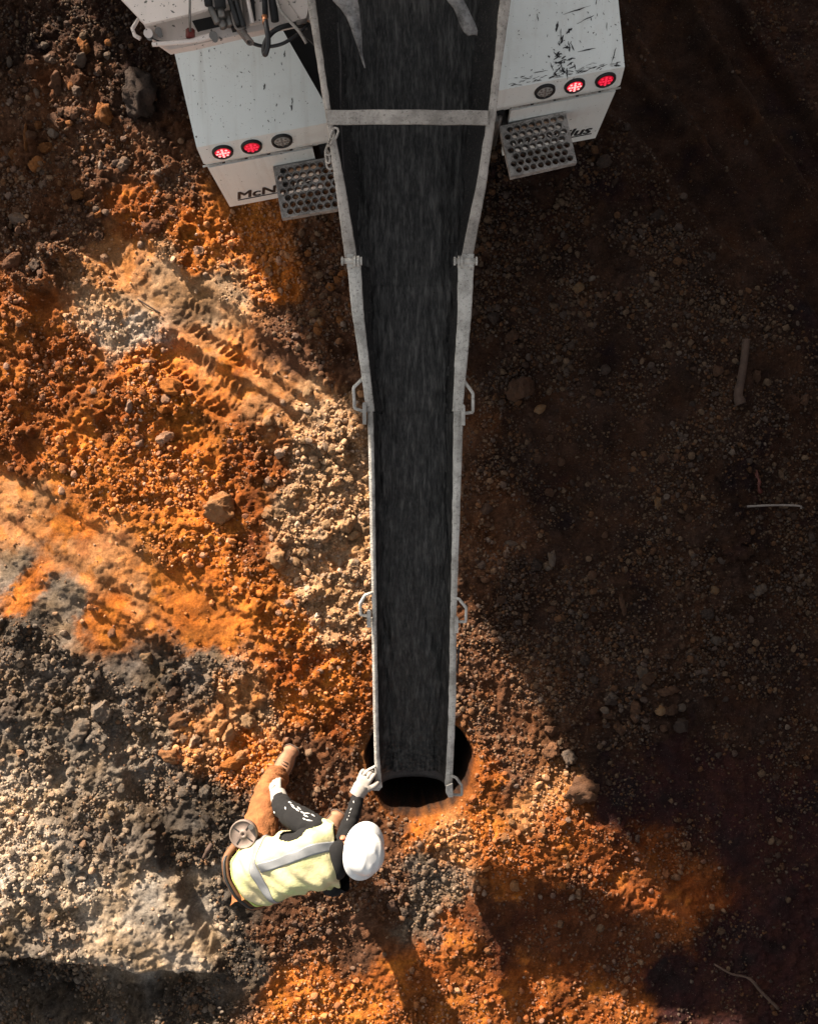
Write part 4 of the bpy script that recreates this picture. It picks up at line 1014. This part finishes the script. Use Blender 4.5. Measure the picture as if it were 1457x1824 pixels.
# hanging rubber flaps
def flap(pts, z0, z1, th=.012):
    bm = T_bm(); n = len(pts); L_, R_ = [], []
    for i, (xl, xr, y) in enumerate(pts):
        z = z0 + (z1 - z0) * i / (n - 1); a, b = P(xl, y, z), P(xr, y, z); m_ = (a + b) / 2 + Vector((0, 0, .03 * (1 - i / n)))
        L_.append([bm.verts.new(q) for q in (a, m_, b)]); R_.append([bm.verts.new(q - Vector((0, 0, th))) for q in (a, m_, b)])
    for i in range(n - 1):
        for k in range(2): bm.faces.new((L_[i][k], L_[i][k + 1], L_[i + 1][k + 1], L_[i + 1][k])); bm.faces.new((R_[i][k], R_[i + 1][k], R_[i + 1][k + 1], R_[i][k + 1]))
        bm.faces.new((L_[i][0], L_[i + 1][0], R_[i + 1][0], R_[i][0])); bm.faces.new((L_[i][2], R_[i][2], R_[i + 1][2], L_[i + 1][2]))
    bm.faces.new((L_[-1][0], L_[-1][1], L_[-1][2], R_[-1][2], R_[-1][1], R_[-1][0]))
    mkbm('rubber_flap', bm, M['flap'], truck, True)
flap([(575, 640, -30), (594, 637, 0), (606, 640, 12), (617, 641, 28), (624, 643, 45), (632, 645, 68), (638, 645, 85), (643, 647, 102), (649, 651, 119)], 2.55, 2.35)
flap([(782, 830, -30), (798, 826, 0), (808, 833, 12), (815, 840, 28), (820, 847, 42), (826, 851, 54), (834, 850, 61)], 2.6, 2.45)
# left service deck with hydraulics
dz = 2.0
bm = T_bm(); prism(bm, [P(160, -60, 2.10), P(218, 0, 2.10), P(258, 42, 2.10), P(345, 22, 2.10), P(410, 2, 2.10), P(470, -60, 2.10)], -.02); mkbm('deck_plate', bm, M['white2'], truck, False, .003)
bm = T_bm(); prism(bm, [P(252, 35, 2.0), P(268, 66, 2.0), P(300, 88, 2.0), P(345, 80, 2.0), P(420, 62, 2.0), P(555, 34, 2.0), P(580, -60, 2.0), P(200, -60, 2.0)], -.05); mkbm('deck_tray', bm, M['white2'], truck, False, .006)
bm = T_bm(); tube(bm, [P(258, 40, 1.99), P(247, 32, 1.99), P(236, 50, 1.99), P(240, 62, 1.99), P(250, 68, 1.99)], .010, 8); mkbm('side_loop', bm, M['white2'], truck, True)
for x, y, r, z in ((264, 58, .022, 2.06), (282, 54, .017, 2.06), (380, 62, .02, 2.05)):
    bm = T_bm(); tube(bm, [P(x, y, 1.99), P(x, y, z)], r, 14); mkbm('bolt', bm, M['white2'] if r > .02 else M['steel'], truck, False, .003)
    bm = T_bm(); tube(bm, [P(x + 2, y + 4, 1.99), P(x + 3, y + 7, 2.03)], r * .75, 12); mkbm('bolt', bm, M['steel'], truck, False, .003)
bm = T_bm(); tube(bm, smoothpath([P(272, 78, 2.02), P(300, 76, 2.03), P(340, 72, 2.03), P(385, 61, 2.03)], 4), [.012] * 9 + [.016] * 4, 8); mkbm('lever', bm, M['white2'], truck, True)
bm = T_bm(); tube(bm, [P(268, 66, 2.03), P(285, 73, 2.03), P(315, 72, 2.03), P(345, 66, 2.03)], .0035, 6); mkbm('cable', bm, M['black'], truck, True)
bm = T_bm(); tube(bm, [P(338, -10, 2.14), P(338, 22, 2.12), P(339, 55, 2.06)], .006, 8); kn = mkbm('control_rod', bm, M['steel'], truck, True)
bm = T_bm(); tube(bm, [P(339, 52, 2.04), P(339, 66, 2.04)], [.022, .022], 6); mkbm('knob', bm, M['redknob'], kn, False, .004)
bm = T_bm(); prism(bm, [P(342, 36, 2.004), P(378, 28, 2.004), P(392, 46, 2.004), P(352, 55, 2.004)], -.003); mkbm('slot', bm, M['chassis'], truck)
for (x0, y0, x1, y1, r, mt, z) in ((352, -40, 388, 40, .017, 'steel', 2.09), (365, -40, 372, 8, .02, 'chassis', 2.12), (388, -30, 393, 12, .028, 'chassis', 2.12), (393, 12, 396, 30, .018, 'steel', 2.10), (385, 20, 400, 48, .02, 'steel', 2.06), (404, 22, 412, 45, .022, 'steel', 2.05),
                                   (400, -30, 424, 42, .012, 'black', 2.10), (412, -30, 434, 46, .012, 'black', 2.10), (425, -30, 436, 50, .009, 'steel', 2.07), (436, -30, 450, 40, .010, 'white2', 2.08), (446, -30, 452, 35, .012, 'chassis', 2.06), (470, -30, 473, 30, .014, 'chassis', 2.09), (482, -30, 490, 36, .02, 'chassis', 2.07)):
    bm = T_bm(); tube(bm, [P(x0, y0, z), P(x1, y1, z)], r, 10); mkbm('hydraulic_tube', bm, M[mt], truck, True)
bm = T_bm(); tube(bm, smoothpath([P(412, 20, 2.09), P(420, 48, 2.09), P(431, 50, 2.09), P(433, 38, 2.09), P(426, -20, 2.09)], 5), .006, 8); mkbm('hydraulic_tube', bm, M['palegrey'], truck, True)
bm = T_bm(); prism(bm, [P(405, -40, 2.045), P(425, -40, 2.045), P(437, 44, 2.045), P(412, 50, 2.045)], -.04); mkbm('valve_block', bm, M['chassis'], truck, False, .004)
bm = T_bm(); prism(bm, [P(434, -40, 2.03), P(468, -40, 2.03), P(470, 36, 2.03), P(444, 42, 2.03)], -.028); mkbm('bracket_plate', bm, M['white2'], truck, False, .004)
bm = T_bm(); prism(bm, [P(486, -40, 2.02), P(560, -40, 2.02), P(546, 30, 2.02), P(538, 36, 2.02)], -.018); mkbm('bracket_plate', bm, M['white2'], truck, False, .003)
bm = T_bm(); tube(bm, smoothpath([P(490, -20, 2.08), P(498, 14, 2.08), P(512, 32, 2.07), P(532, 54, 2.05), P(546, 76, 2.03)], 4), .008, 8); mkbm('guard_bar', bm, M['crust2'], truck, True)
bm = T_bm(); prism(bm, [P(502, 28, 2.0), P(548, 30, 2.0), P(560, 78, 1.9), P(546, 64, 1.9)], -.03); mkbm('pivot_arm', bm, M['chassis'], truck)
bm = T_bm(); tube(bm, [P(528, 40, 2.02), P(546, 36, 2.02)], .012, 8); tube(bm, [P(530, 52, 2.0), P(548, 50, 2.0)], .006, 8); mkbm('pivot_pin', bm, M['palegrey'], truck, True)
# hoses
bm = T_bm(); tube(bm, smoothpath([P(437, 55, 2.05), P(440, 66, 2.06), P(452, 77, 2.03), P(475, 82, 2.0), P(500, 78, 2.0), P(522, 66, 2.0), P(540, 52, 2.0), P(550, 40, 2.0)], 6), .0085, 8); mkbm('hose', bm, M['hose'], truck, True)
bm = T_bm(); tube(bm, smoothpath([P(473, 36, 2.13), P(476, 55, 2.14), P(478, 74, 2.13), P(475, 90, 2.11), P(472, 96, 2.09), P(470, 88, 2.07), P(474, 72, 2.06), P(486, 56, 2.05), P(506, 46, 2.04), P(540, 40, 2.0)], 6), .0125, 10); mkbm('hose', bm, M['hose'], truck, True)
bm = T_bm(); tube(bm, [P(471, 28, 2.12), P(473, 40, 2.13)], .0145, 12); mkbm('hose_fitting', bm, M['copper'], truck, True)
bm = T_bm()
for k in range(9):
    t = k / 8; c = P(429 + 16 * t, 54 + 20 * t, 2.07); tube(bm, [c + Vector((.017 * math.cos(a), .006 * math.sin(a), .017 * math.sin(a))) for a in [q * math.pi / 6 for q in range(12)]], .004, 6, True)
mkbm('spring_sleeve', bm, M['palegrey'], truck, True)
# dark side plate between fender and chute
bm = T_bm(); prism(bm, [T(-.60, .47, 1.5), T(-.45, .09, 1.42), T(-.40, .05, 1.3), T(-.30, .5, 1.4), T(-.3, .9, 1.4), T(-.62, .9, 1.5)], -.25); mkbm('inner_guard', bm, M['chassis'], truck)
# wheels, cab (beyond the frame)
for sg in (-1, 1):
    for yy_ in (1.15, 2.5, 6.9):
        revolve('wheel', [(0, .30), (.05, .50), (.5, .53), (.95, .50), (1, .30)], T(sg * 1.16, yy_, .52), T(sg * .60, yy_, .52), M['tyre'], truck, 32)
    bm = T_bm(); box(bm, min(sg * .58, sg * 1.17), max(sg * .58, sg * 1.17), 1.75, 3.2, 1.12, 1.18, Tm); mkbm('fender_top', bm, M['white'], truck)
bm = T_bm(); box(bm, -1.15, 1.15, 6.2, 8.0, .8, 2.75, Tm); mkbm('cab', bm, M['white'], truck, False, .06)
bm = T_bm(); box(bm, -1.05, 1.05, 7.99, 8.02, 1.7, 2.55, Tm); mkbm('windscreen', bm, M['glass'], truck)

# ------------------------------------------------------------------ unseen boxes added beyond the frame to throw shade over the right half
def shade_caster(z0, label, seed):
    def K(sv, pv, z): return Vector((sv * SX - pv * SY, sv * SY + pv * SX, z))
    s0, s1, p0, p1, h = -11.0, -8.6, .03, 2.35, 2.6
    t = thing('shade_caster_box', label, 'shade_caster', K((s0 + s1) / 2, (p0 + p1) / 2, z0))
    for (a_, b_, nrm_) in ((K(s1, p0, 0), K(s1, p1, 0), K(1, 0, 0)), (K(s0, p0, 0), K(s0, p1, 0), K(-1, 0, 0)), (K(s0, p0, 0), K(s1, p0, 0), K(0, -1, 0)), (K(s0, p1, 0), K(s1, p1, 0), K(0, 1, 0))):
        n_ = 48; V_, F_ = [], []; q_ = (b_ - a_)
        for i in range(n_ + 1):
            o_ = nrm_ * (-.015 - (.03 if (i // 2) % 2 else 0)); m_ = a_ + q_ * (i / n_) + o_; V_ += [(m_.x, m_.y, z0 + .1), (m_.x, m_.y, z0 + h - .08)]
        F_ = [(2 * i, 2 * i + 2, 2 * i + 3, 2 * i + 1) for i in range(n_)]; mk('side_panel', V_, F_, M['steel'], t)
    for z_, hh_ in ((z0, .1), (z0 + h - .09, .09)):
        bm = T_bm(); hexa(bm, [Vector((q.x, q.y, z_)) for q in (K(s0, p0, 0), K(s0, p1, 0), K(s1, p1, 0), K(s1, p0, 0))] + [Vector((q.x, q.y, z_ + hh_)) for q in (K(s0, p0, 0), K(s0, p1, 0), K(s1, p1, 0), K(s1, p0, 0))]); mkbm('frame', bm, M['steel'], t)
shade_caster(-.05, 'lower of two unseen steel boxes added to shade the right half', 1); shade_caster(2.56, 'upper of two unseen steel boxes added to shade the right half', 2)

# ------------------------------------------------------------------ worker
def skin(name, verts, edges, radii, mat, parent, sub=2, root=0):
    me = bpy.data.meshes.new(name); me.from_pydata([tuple(v) for v in verts], edges, []); me.update()
    o = bpy.data.objects.new(name, me); COL.objects.link(o)
    md = o.modifiers.new('s', 'SKIN'); md.use_smooth_shade = True; md.branch_smoothing = .4
    for i, r in enumerate(radii):
        d = me.skin_vertices[0].data[i]; d.radius = (r, r) if not hasattr(r, '__len__') else r; d.use_root = (i == root)
    ss = o.modifiers.new('u', 'SUBSURF'); ss.levels = sub; ss.render_levels = sub
    dg = bpy.context.evaluated_depsgraph_get(); m2 = bpy.data.meshes.new_from_object(o.evaluated_get(dg))
    bpy.data.objects.remove(o); m2.materials.clear(); m2.materials.append(mat)
    m2.polygons.foreach_set('use_smooth', [True] * len(m2.polygons)); m2.name = name
    return link(bpy.data.objects.new(name, m2), parent)
wk = thing('person', 'worker in a white hard hat and lime vest bending over to steady the chute end', 'person', P(545, 1430, 0))
pel = P(450, 1550, .86); sp1 = P(490, 1544, .97); sp2 = P(540, 1535, 1.06); che = P(578, 1530, 1.10); nek = P(606, 1524, 1.13); hd0 = P(628, 1520, 1.15); hd1 = P(648, 1516, 1.14)
lsh = P(566, 1480, 1.06); lel = P(505, 1443, .86); lwr = P(497, 1420, .68)
rsh = P(592, 1580, 1.04); rel_ = P(612, 1500, .82); rwr = P(640, 1413, .64)
lhp = P(456, 1508, .80); lkn = P(478, 1412, .54); lan = P(497, 1377, .12)
rhp = P(455, 1572, .84); rkn = P(560, 1530, .52); ran = P(588, 1478, .12)
V = [pel, sp1, sp2, che, nek, hd0, hd1, lsh, lel, lwr, rsh, rel_, rwr, lhp, lkn, lan, rhp, rkn, ran, lsh.lerp(lel, .5), rsh.lerp(rel_, .5), lel.lerp(lwr, .5), rel_.lerp(rwr, .5)]
E = [(0, 1), (1, 2), (2, 3), (3, 4), (4, 5), (5, 6), (3, 7), (7, 19), (19, 8), (8, 21), (21, 9), (3, 10), (10, 20), (20, 11), (11, 22), (22, 12), (0, 13), (13, 14), (14, 15), (0, 16), (16, 17), (17, 18)]
Rr = [.13, .13, .14, .13, .062, .085, .085, .098, .070, .040, .08, .055, .036, .09, .06, .045, .09, .06, .045, .085, .064, .060, .048]
body = skin('body', V, E, Rr, M['shirt'], wk, 3)
body.data.materials.append(M['skin'])
for pg in body.data.polygons:
    c = pg.center
    if (c - (hd0 + hd1) / 2).length < .135 or (c - nek).length < .05: pg.material_index = 1
def wrinkle(o, amp, f, seed, st=(1, 1, 1)):
    me_ = o.data; co_ = np.zeros(len(me_.vertices) * 3); me_.vertices.foreach_get('co', co_); co_ = co_.reshape(-1, 3)
    no_ = np.zeros(len(me_.vertices) * 3); me_.vertices.foreach_get('normal', no_); no_ = no_.reshape(-1, 3)
    a_ = co_[:, 0] * st[0] + co_[:, 2] * .8; b_ = co_[:, 1] * st[1] - co_[:, 2] * 1.3 * st[2]
    d_ = 1 - 2 * np.abs(fbm(a_, b_, f, 3, seed, .55)); co_ += no_ * (amp * d_)[:, None]
    me_.vertices.foreach_set('co', co_.ravel()); me_.update()
wrinkle(body, .006, 9, 501)
# ears, nose
hc = (hd0 + hd1) / 2
def blob(name, c, r, mat, parent, sub=2):
    bm = T_bm(); bmesh.ops.create_icosphere(bm, subdivisions=sub + 1, radius=1)
    for v in bm.verts: v.co = Vector((v.co.x * r[0], v.co.y * r[1], v.co.z * r[2])) + c
    return mkbm(name, bm, mat, parent, True)
blob('ear', P(610, 1493, 1.12), (.022, .012, .03), M['skin'], wk); blob('ear', P(640, 1556, 1.10), (.022, .012, .03), M['skin'], wk)
# black hood of the sweatshirt round the neck
skin('hood', [P(592, 1500, 1.14), P(604, 1515, 1.17), P(606, 1540, 1.16), P(600, 1568, 1.13)], [(0, 1), (1, 2), (2, 3)], [.05, .062, .062, .045], M['shirt'], wk)
# trousers
TV = [P(438, 1537, .85), lhp, lhp.lerp(lkn, .5), lkn, lkn.lerp(lan, .4), lan + Vector((0, 0, .06)), rhp, rhp.lerp(rkn, .5), rkn, rkn.lerp(ran, .5), ran + Vector((0, 0, .06))]
tro = skin('trousers', TV, [(0, 1), (1, 2), (2, 3), (3, 4), (4, 5), (0, 6), (6, 7), (7, 8), (8, 9), (9, 10)], [.15, .115, .100, .088, .080, .074, .115, .098, .08, .07, .064], M['pants'], wk, 3)
wrinkle(tro, .010, 6, 505, (1, 1.6, 1)); wrinkle(tro, .010, 15, 507, (1, 1.8, 1))
# boots
def boot(heel, toe):
    d = (toe - heel); d.z = 0; L_ = d.length; d.normalize(); s = Vector((-d.y, d.x, 0)); z0 = min(ground_z(heel), ground_z(toe)) + .012
    def prof(t): return .043 + .018 * math.sin(math.pi * min(1, t * 1.25)) if t < .8 else .053 * math.sqrt(max(0, 1 - ((t - .8) / .22) ** 2)) + .004
    def hgt(t): return .135 if t < .25 else (.135 - .075 * sst((t - .25) / .35) if t < .6 else .06 - .015 * (t - .6) / .4)
    def sst(t): t = max(0, min(1, t)); return t * t * (3 - 2 * t)
    bm = T_bm(); rings = []
    for i in range(15):
        t = i / 14; c = heel + d * (L_ * t); w_ = prof(t); h = hgt(t); ring = []
        for k in range(12):
            a = math.pi * k / 11; ring.append(bm.verts.new(Vector((c.x, c.y, z0 + .022)) + s * (w_ * math.cos(a)) + Vector((0, 0, h * math.sin(a) ** .6))))
        rings.append(ring)
    for A, B in zip(rings, rings[1:]):
        for k in range(11): bm.faces.new((A[k], A[k + 1], B[k + 1], B[k]))
        bm.faces.new((A[0], B[0], B[-1], A[-1]))
    bm.faces.new(rings[0]); bm.faces.new(rings[-1])
    b = mkbm('boot', bm, M['boot'], wk, True)
    bm = T_bm(); top = []
    for i in range(15): t = i / 14; top.append(heel + d * (L_ * (t * 1.02 - .01)) + s * (prof(t) + .005))
    for i in range(14, -1, -1): t = i / 14; top.append(heel + d * (L_ * (t * 1.02 - .01)) - s * (prof(t) + .005))
    prism(bm, [Vector((p.x, p.y, z0 + .026)) for p in top], -.028); mkbm('sole', bm, M['sole'], b)
    for k in range(4):
        t = .36 + k * .07; c = heel + d * (L_ * t); zt = z0 + .022 + hgt(t) + .001
        bm = T_bm(); tube(bm, smoothpath([Vector((c.x, c.y, zt - .018)) - s * .030, Vector((c.x, c.y, zt + .006)) + d * .006, Vector((c.x, c.y, zt - .018)) + s * .030], 4), .003, 6); mkbm('lace', bm, M['sole'], b, True)
boot(P(494, 1388, .06), P(523, 1330, .06)); boot(P(580, 1495, .06), P(606, 1448, .06))
# gloves
def glove(wrist, d, nrm, curl, sc_=1.0, thumb=1):
    d = d.normalized(); nrm = (nrm - d * nrm.dot(d)).normalized(); s = d.cross(nrm).normalized() * thumb
    g = sc_; V = [wrist - d * .03 * g, wrist + d * .012 * g, wrist + d * .05 * g, wrist + d * .075 * g]; E = [(0, 1), (1, 2), (2, 3)]; R_ = [(.036 * g, .036 * g), (.033 * g, .036 * g), (.04 * g, .026 * g), (.036 * g, .022 * g)]
    for k, (off, ln) in enumerate(((.030, .070), (.010, .080), (-.011, .075), (-.031, .058))):
        b0 = wrist + d * .070 * g + s * off * g; i = len(V)
        a = 0; p = b0; V.append(p); R_.append((.0125 * g,) * 2); E.append((3, i))
        for j in range(3):
            a += curl * (1.0 if j else .6); dr = d * math.cos(a) - nrm * math.sin(a); p = p + dr * ln * g * (.42, .32, .26)[j]; V.append(p); R_.append(((.0125, .0115, .0095)[j] * g,) * 2); E.append((i + j, i + j + 1))
    i = len(V); p = wrist + d * .025 * g + s * .034 * g; V.append(p); R_.append((.017 * g,) * 2); E.append((1, i))
    for j in range(2):
        dr = (d * .7 + s * (.6 - .5 * j) - nrm * (.4 + .35 * j)).normalized(); p = p + dr * .036 * g; V.append(p); R_.append(((.0145, .012)[j] * g,) * 2); E.append((i + j, i + j + 1))
    return skin('glove', V, E, R_, M['glove'], wk, 2, 1)
g1 = glove(P(641, 1410, .64), (P(655, 1374, .63) - P(641, 1410, .64)), Vector((-.45, -.1, .9)), .85, 1.25, 1)
g2 = glove(P(497, 1424, .68), (P(490, 1402, .62) - P(497, 1424, .68)), Vector((-.2, -.1, 1)), .35, 1.15, -1)
bm = T_bm(); tube(bm, [P(635, 1418, .65), P(644, 1402, .64), P(647, 1397, .64)], [.048, .052, .045], 16, caps=False); mkbm('glove_cuff', bm, M['glove'], wk, True)
bm = T_bm(); tube(bm, [P(500, 1432, .74), P(497, 1421, .69), P(496, 1412, .66)], [.052, .054, .045], 16, caps=False); mkbm('glove_cuff', bm, M['glove'], wk, True)
# vest: a shell round the torso, cut at the arm holes
spine = [P(456, 1556, .87), P(476, 1551, .93), P(503, 1544, 1.00), P(540, 1533, 1.06), P(573, 1524, 1.09), P(600, 1520, 1.09)]
hw_ = [.182, .178, .175, .186, .196, .180]; th_ = [.165, .150, .145, .150, .135, .095]
spath = smoothpath(spine, 8); NSP = len(spath)
def interp(arr, v):
    f = v * (len(arr) - 1); i = min(int(f), len(arr) - 2); return arr[i] + (arr[i + 1] - arr[i]) * (f - i)
def vp(u, v, off=0.0):
    f = v * (NSP - 1); i = min(int(f), NSP - 2); c = spath[i].lerp(spath[i + 1], f - i)
    tg = (spath[min(i + 3, NSP - 1)] - spath[max(i - 2, 0)]).normalized()
    side = Vector((0, 0, 1)).cross(tg).normalized(); up = tg.cross(side)
    a = u * math.pi * 2       # u=0 back ridge, .25 worker's left, .5 belly
    wr = .007 * math.sin(v * 31 + a * 3) + .011 * math.sin(v * 9 - a * 5 + 1) * math.sin(v * 5)+ .004 * math.sin(v * 42 + a * 9) * math.sin(a * 2 + v * 4)
    h, t = interp(hw_, v) + off + wr, interp(th_, v) + off + wr
    ca, sa = math.cos(a), math.sin(a)
    return c + side * (h * math.copysign(abs(sa) ** .8, sa)) + up * (t * math.copysign(abs(ca) ** .9, ca))
def shell(name, u0, u1, v0, v1, nu, nv, off, mat, parent, hole=None, th=.004, bulge=0):
    bm = T_bm(); g = {}
    for i in range(nu + 1):
        for j in range(nv + 1):
            u = u0 + (u1 - u0) * i / nu; v = v0 + (v1 - v0) * j / nv
            if callable(v0): pass
            g[i, j] = bm.verts.new(vp(u, v, off))
    g2 = {k_: bm.verts.new(vp(u0 + (u1 - u0) * k_[0] / nu, v0 + (v1 - v0) * k_[1] / nv, off - th)) for k_ in g}
    keep = {(i, j) for i in range(nu) for j in range(nv) if not (hole and hole(u0 + (u1 - u0) * (i + .5) / nu, v0 + (v1 - v0) * (j + .5) / nv))}
    for i, j in keep:
        q = [(i, j), (i + 1, j), (i + 1, j + 1), (i, j + 1)]
        bm.faces.new([g[k_] for k_ in q]); bm.faces.new([g2[k_] for k_ in q[::-1]])
        for (a_, b_), nb_ in zip(((q[0], q[1]), (q[1], q[2]), (q[2], q[3]), (q[3], q[0])), ((i, j - 1), (i + 1, j), (i, j + 1), (i - 1, j))):
            if nb_ not in keep: bm.faces.new((g[b_], g[a_], g2[a_], g2[b_]))
    bmesh.ops.delete(bm, geom=[v for v in bm.verts if not v.link_faces], context='VERTS')
    if u1 - u0 > .99: bmesh.ops.remove_doubles(bm, verts=bm.verts, dist=.0006)
    return mkbm(name, bm, mat, parent, True)
def armhole(u, v):
    for uc in (.25, -.25):
        if ((u - uc - (.0 if uc > 0 else 0)) / .105) ** 2 + ((v - .66) / .155) ** 2 < 1: return True
    if v > .93 + .07 * math.cos(u * 2 * math.pi * .9) ** 2 and abs(u) < .09: return True
    return False
vest = shell('vest', -.5, .5, .0, 1.0, 144, 90, .0, M['vest'], wk, armhole)
shell('reflective_stripe', -.5, .5, .27, .345, 90, 5, .0045, M['stripe'], vest, None, .002)
shell('reflective_stripe', .03, .078, .35, .985, 6, 44, .0045, M['stripe'], vest, None, .002)
shell('reflective_stripe', -.34, -.29, .35, .97, 6, 30, .0045, M['stripe'], vest, armhole, .002)
shell('hem', -.5, .5, -.0, .02, 90, 2, .004, M['piping'], vest, None, .003)
shell('shirt', -.5, .5, .30, 1.0, 90, 40, -.016, M['shirt'], wk, None, .003)
# belt and pouches
skinb = [vp(k / 40, .0, .012) + Vector((-.028, 0, -.03)) for k in range(40)]
bm = T_bm(); tube(bm, skinb, .022, 8, True); mkbm('tool_belt', bm, M['belt'], wk, True)
bm = T_bm(); tube(bm, [p + Vector((-.014, .0, -.05)) for p in skinb], .010, 6, True); mkbm('belt_strap', bm, M['belt'], wk, True)
bm = T_bm(); tube(bm, [p + Vector((-.004, 0, .022)) for p in skinb], .009, 6, True); mkbm('belt_strap', bm, M['black'], wk, True)
# hard hat
hat_c = P(649, 1520, 1.20); fwd = Vector((.16, .98, -.12)).normalized(); up = Vector((.42, -.02, .90)); up = (up - fwd * up.dot(fwd)).normalized(); sid = fwd.cross(up)
def hatp(a, b):
    """a azimuth (0 = front), b 0 rim .. 1 crown"""
    r = math.cos(b * math.pi / 2) ** .62; z = math.sin(b * math.pi / 2)
    ridge = 0.004 * math.exp(-((math.sin(a) * r) / .16) ** 2) * (b > .1) + .0022 * (math.exp(-((abs(math.sin(a) * r) - .42) / .07) ** 2)) * min(1, b * 4)
    lenf, lenb, ww, hh = .124, .122, .108, .120
    ll = lenf if math.cos(a) > 0 else lenb
    return hat_c + fwd * (ll * r * math.cos(a)) + sid * (ww * r * math.sin(a)) + up * (hh * z + ridge)
bm = T_bm(); na, nb = 64, 22; R_ = []
def brim(a, k):
    ext = .016 + .030 * max(0, math.cos(a)) ** 1.5 + .018 * max(0, -math.cos(a)) ** 2
    p = hatp(a, 0); o = (fwd * math.cos(a) + sid * math.sin(a)).normalized(); return p + o * ext * k - up * (.010 * k + .012 * max(0, math.cos(a)) * k)
R_.append([bm.verts.new(brim(2 * math.pi * k / na, 1) - up * .003) for k in range(na)])
R_.append([bm.verts.new(brim(2 * math.pi * k / na, 1)) for k in range(na)])
R_.append([bm.verts.new(brim(2 * math.pi * k / na, .5)) for k in range(na)])
for j in range(nb): R_.append([bm.verts.new(hatp(2 * math.pi * k / na, j / nb * .985)) for k in range(na)])
for A, B in zip(R_, R_[1:]):
    for k in range(na): bm.faces.new((A[k], A[(k + 1) % na], B[(k + 1) % na], B[k]))
bm.faces.new(R_[-1])
bmesh.ops.recalc_face_normals(bm, faces=bm.faces)
hat = mkbm('hard_hat', bm, M['hat'], wk, True)
# white marks on the sleeves
def on_mesh_marks(name, pts, r):
    bm = T_bm()
    for a, b in pts: tube(bm, [a, (a + b) / 2 + Vector((0, 0, .002)), b], [r * .6, r, r * .5], 6)
    return mkbm(name, bm, M['paintmark'], wk, True)
def ray_on(o, px, py):
    cam_p = Vector((0, 0, CAM_Z)); d = (P(px, py, .5) - cam_p).normalized(); inv = o.matrix_world
    ok, loc, n_, i_ = o.ray_cast(cam_p, d); return loc + Vector((0, 0, .001)) if ok else None
marks = []
for x, y, x2, y2 in ((630, 1427, 630, 1431), (626, 1440, 624, 1444), (624, 1447, 622, 1449), (622, 1453, 621, 1455), (619, 1459, 618, 1462)):
    a, b = ray_on(body, x, y), ray_on(body, x2, y2)
    if a and b: marks.append((a, b))
if marks: on_mesh_marks('sleeve_print', marks, .003)
marks = []
for x, y, x2, y2 in ((514, 1429, 520, 1431), (518, 1433, 524, 1437), (520, 1436, 526, 1441), (527, 1441, 533, 1446), (530, 1438, 536, 1443), (536, 1446, 543, 1450), (541, 1452, 549, 1456), (543, 1449, 553, 1450), (546, 1461, 557, 1463), (555, 1451, 561, 1455), (508, 1438, 509, 1443), (488, 1446, 490, 1450), (540, 1458, 545, 1461)):
    a, b = ray_on(body, x, y), ray_on(body, x2, y2)
    if a and b: marks.append((a, b))
if marks: on_mesh_marks('sleeve_print', marks, .0045)
# reel hanging on the belt
rl = thing('tape_reel', 'round grey tape reel with four spokes hanging at the worker hip', 'reel', P(433, 1487, .93))
c = P(433, 1487, .95); ax = Vector((-.12, .10, 1)).normalized(); u = ax.orthogonal().normalized(); v = ax.cross(u); n = 40
def rl_ring(bm, r, z): return [bm.verts.new(c + (u * math.cos(2 * math.pi * k / n) + v * math.sin(2 * math.pi * k / n)) * r + ax * z) for k in range(n)]
bm = T_bm(); rr = [rl_ring(bm, r, z) for r, z in ((.078, -.032), (.084, -.03), (.084, .0), (.080, .006), (.075, .005), (.073, .0), (.024, .0), (.022, .004), (.010, .004), (.008, -.004))]
for A, B in zip(rr, rr[1:]):
    for k in range(n): bm.faces.new((A[k], A[(k + 1) % n], B[(k + 1) % n], B[k]))
bm.faces.new(rr[0]); bm.faces.new(rr[-1]); mkbm('reel_face', bm, M['reel'], rl, True)
for k in range(4):
    a = math.radians(12 + 90 * k); d = u * math.cos(a) + v * math.sin(a); s = ax.cross(d); bm = T_bm()
    prism(bm, [c + d * .03 + s * .0035 + ax * .003, c + d * .068 + s * .0035 + ax * .003, c + d * .068 - s * .0035 + ax * .003, c + d * .03 - s * .0035 + ax * .003], ax * -.0022); mkbm('spoke', bm, M['black'], rl)
bm = T_bm(); tube(bm, [P(447, 1474, .955), P(447, 1474, .985)], .016, 12); mkbm('knob', bm, M['steel'], rl, False, .003)
bm = T_bm(); tube(bm, [c - ax * .065, c - ax * .03], [.07, .074], 24); mkbm('reel_drum', bm, M['black'], rl, True)
print('tris', sum(len(o.data.loop_triangles) if not o.data.calc_loop_triangles() else 0 for o in bpy.data.objects if o.type == 'MESH' and o.name in ('ground', 'gravel')))
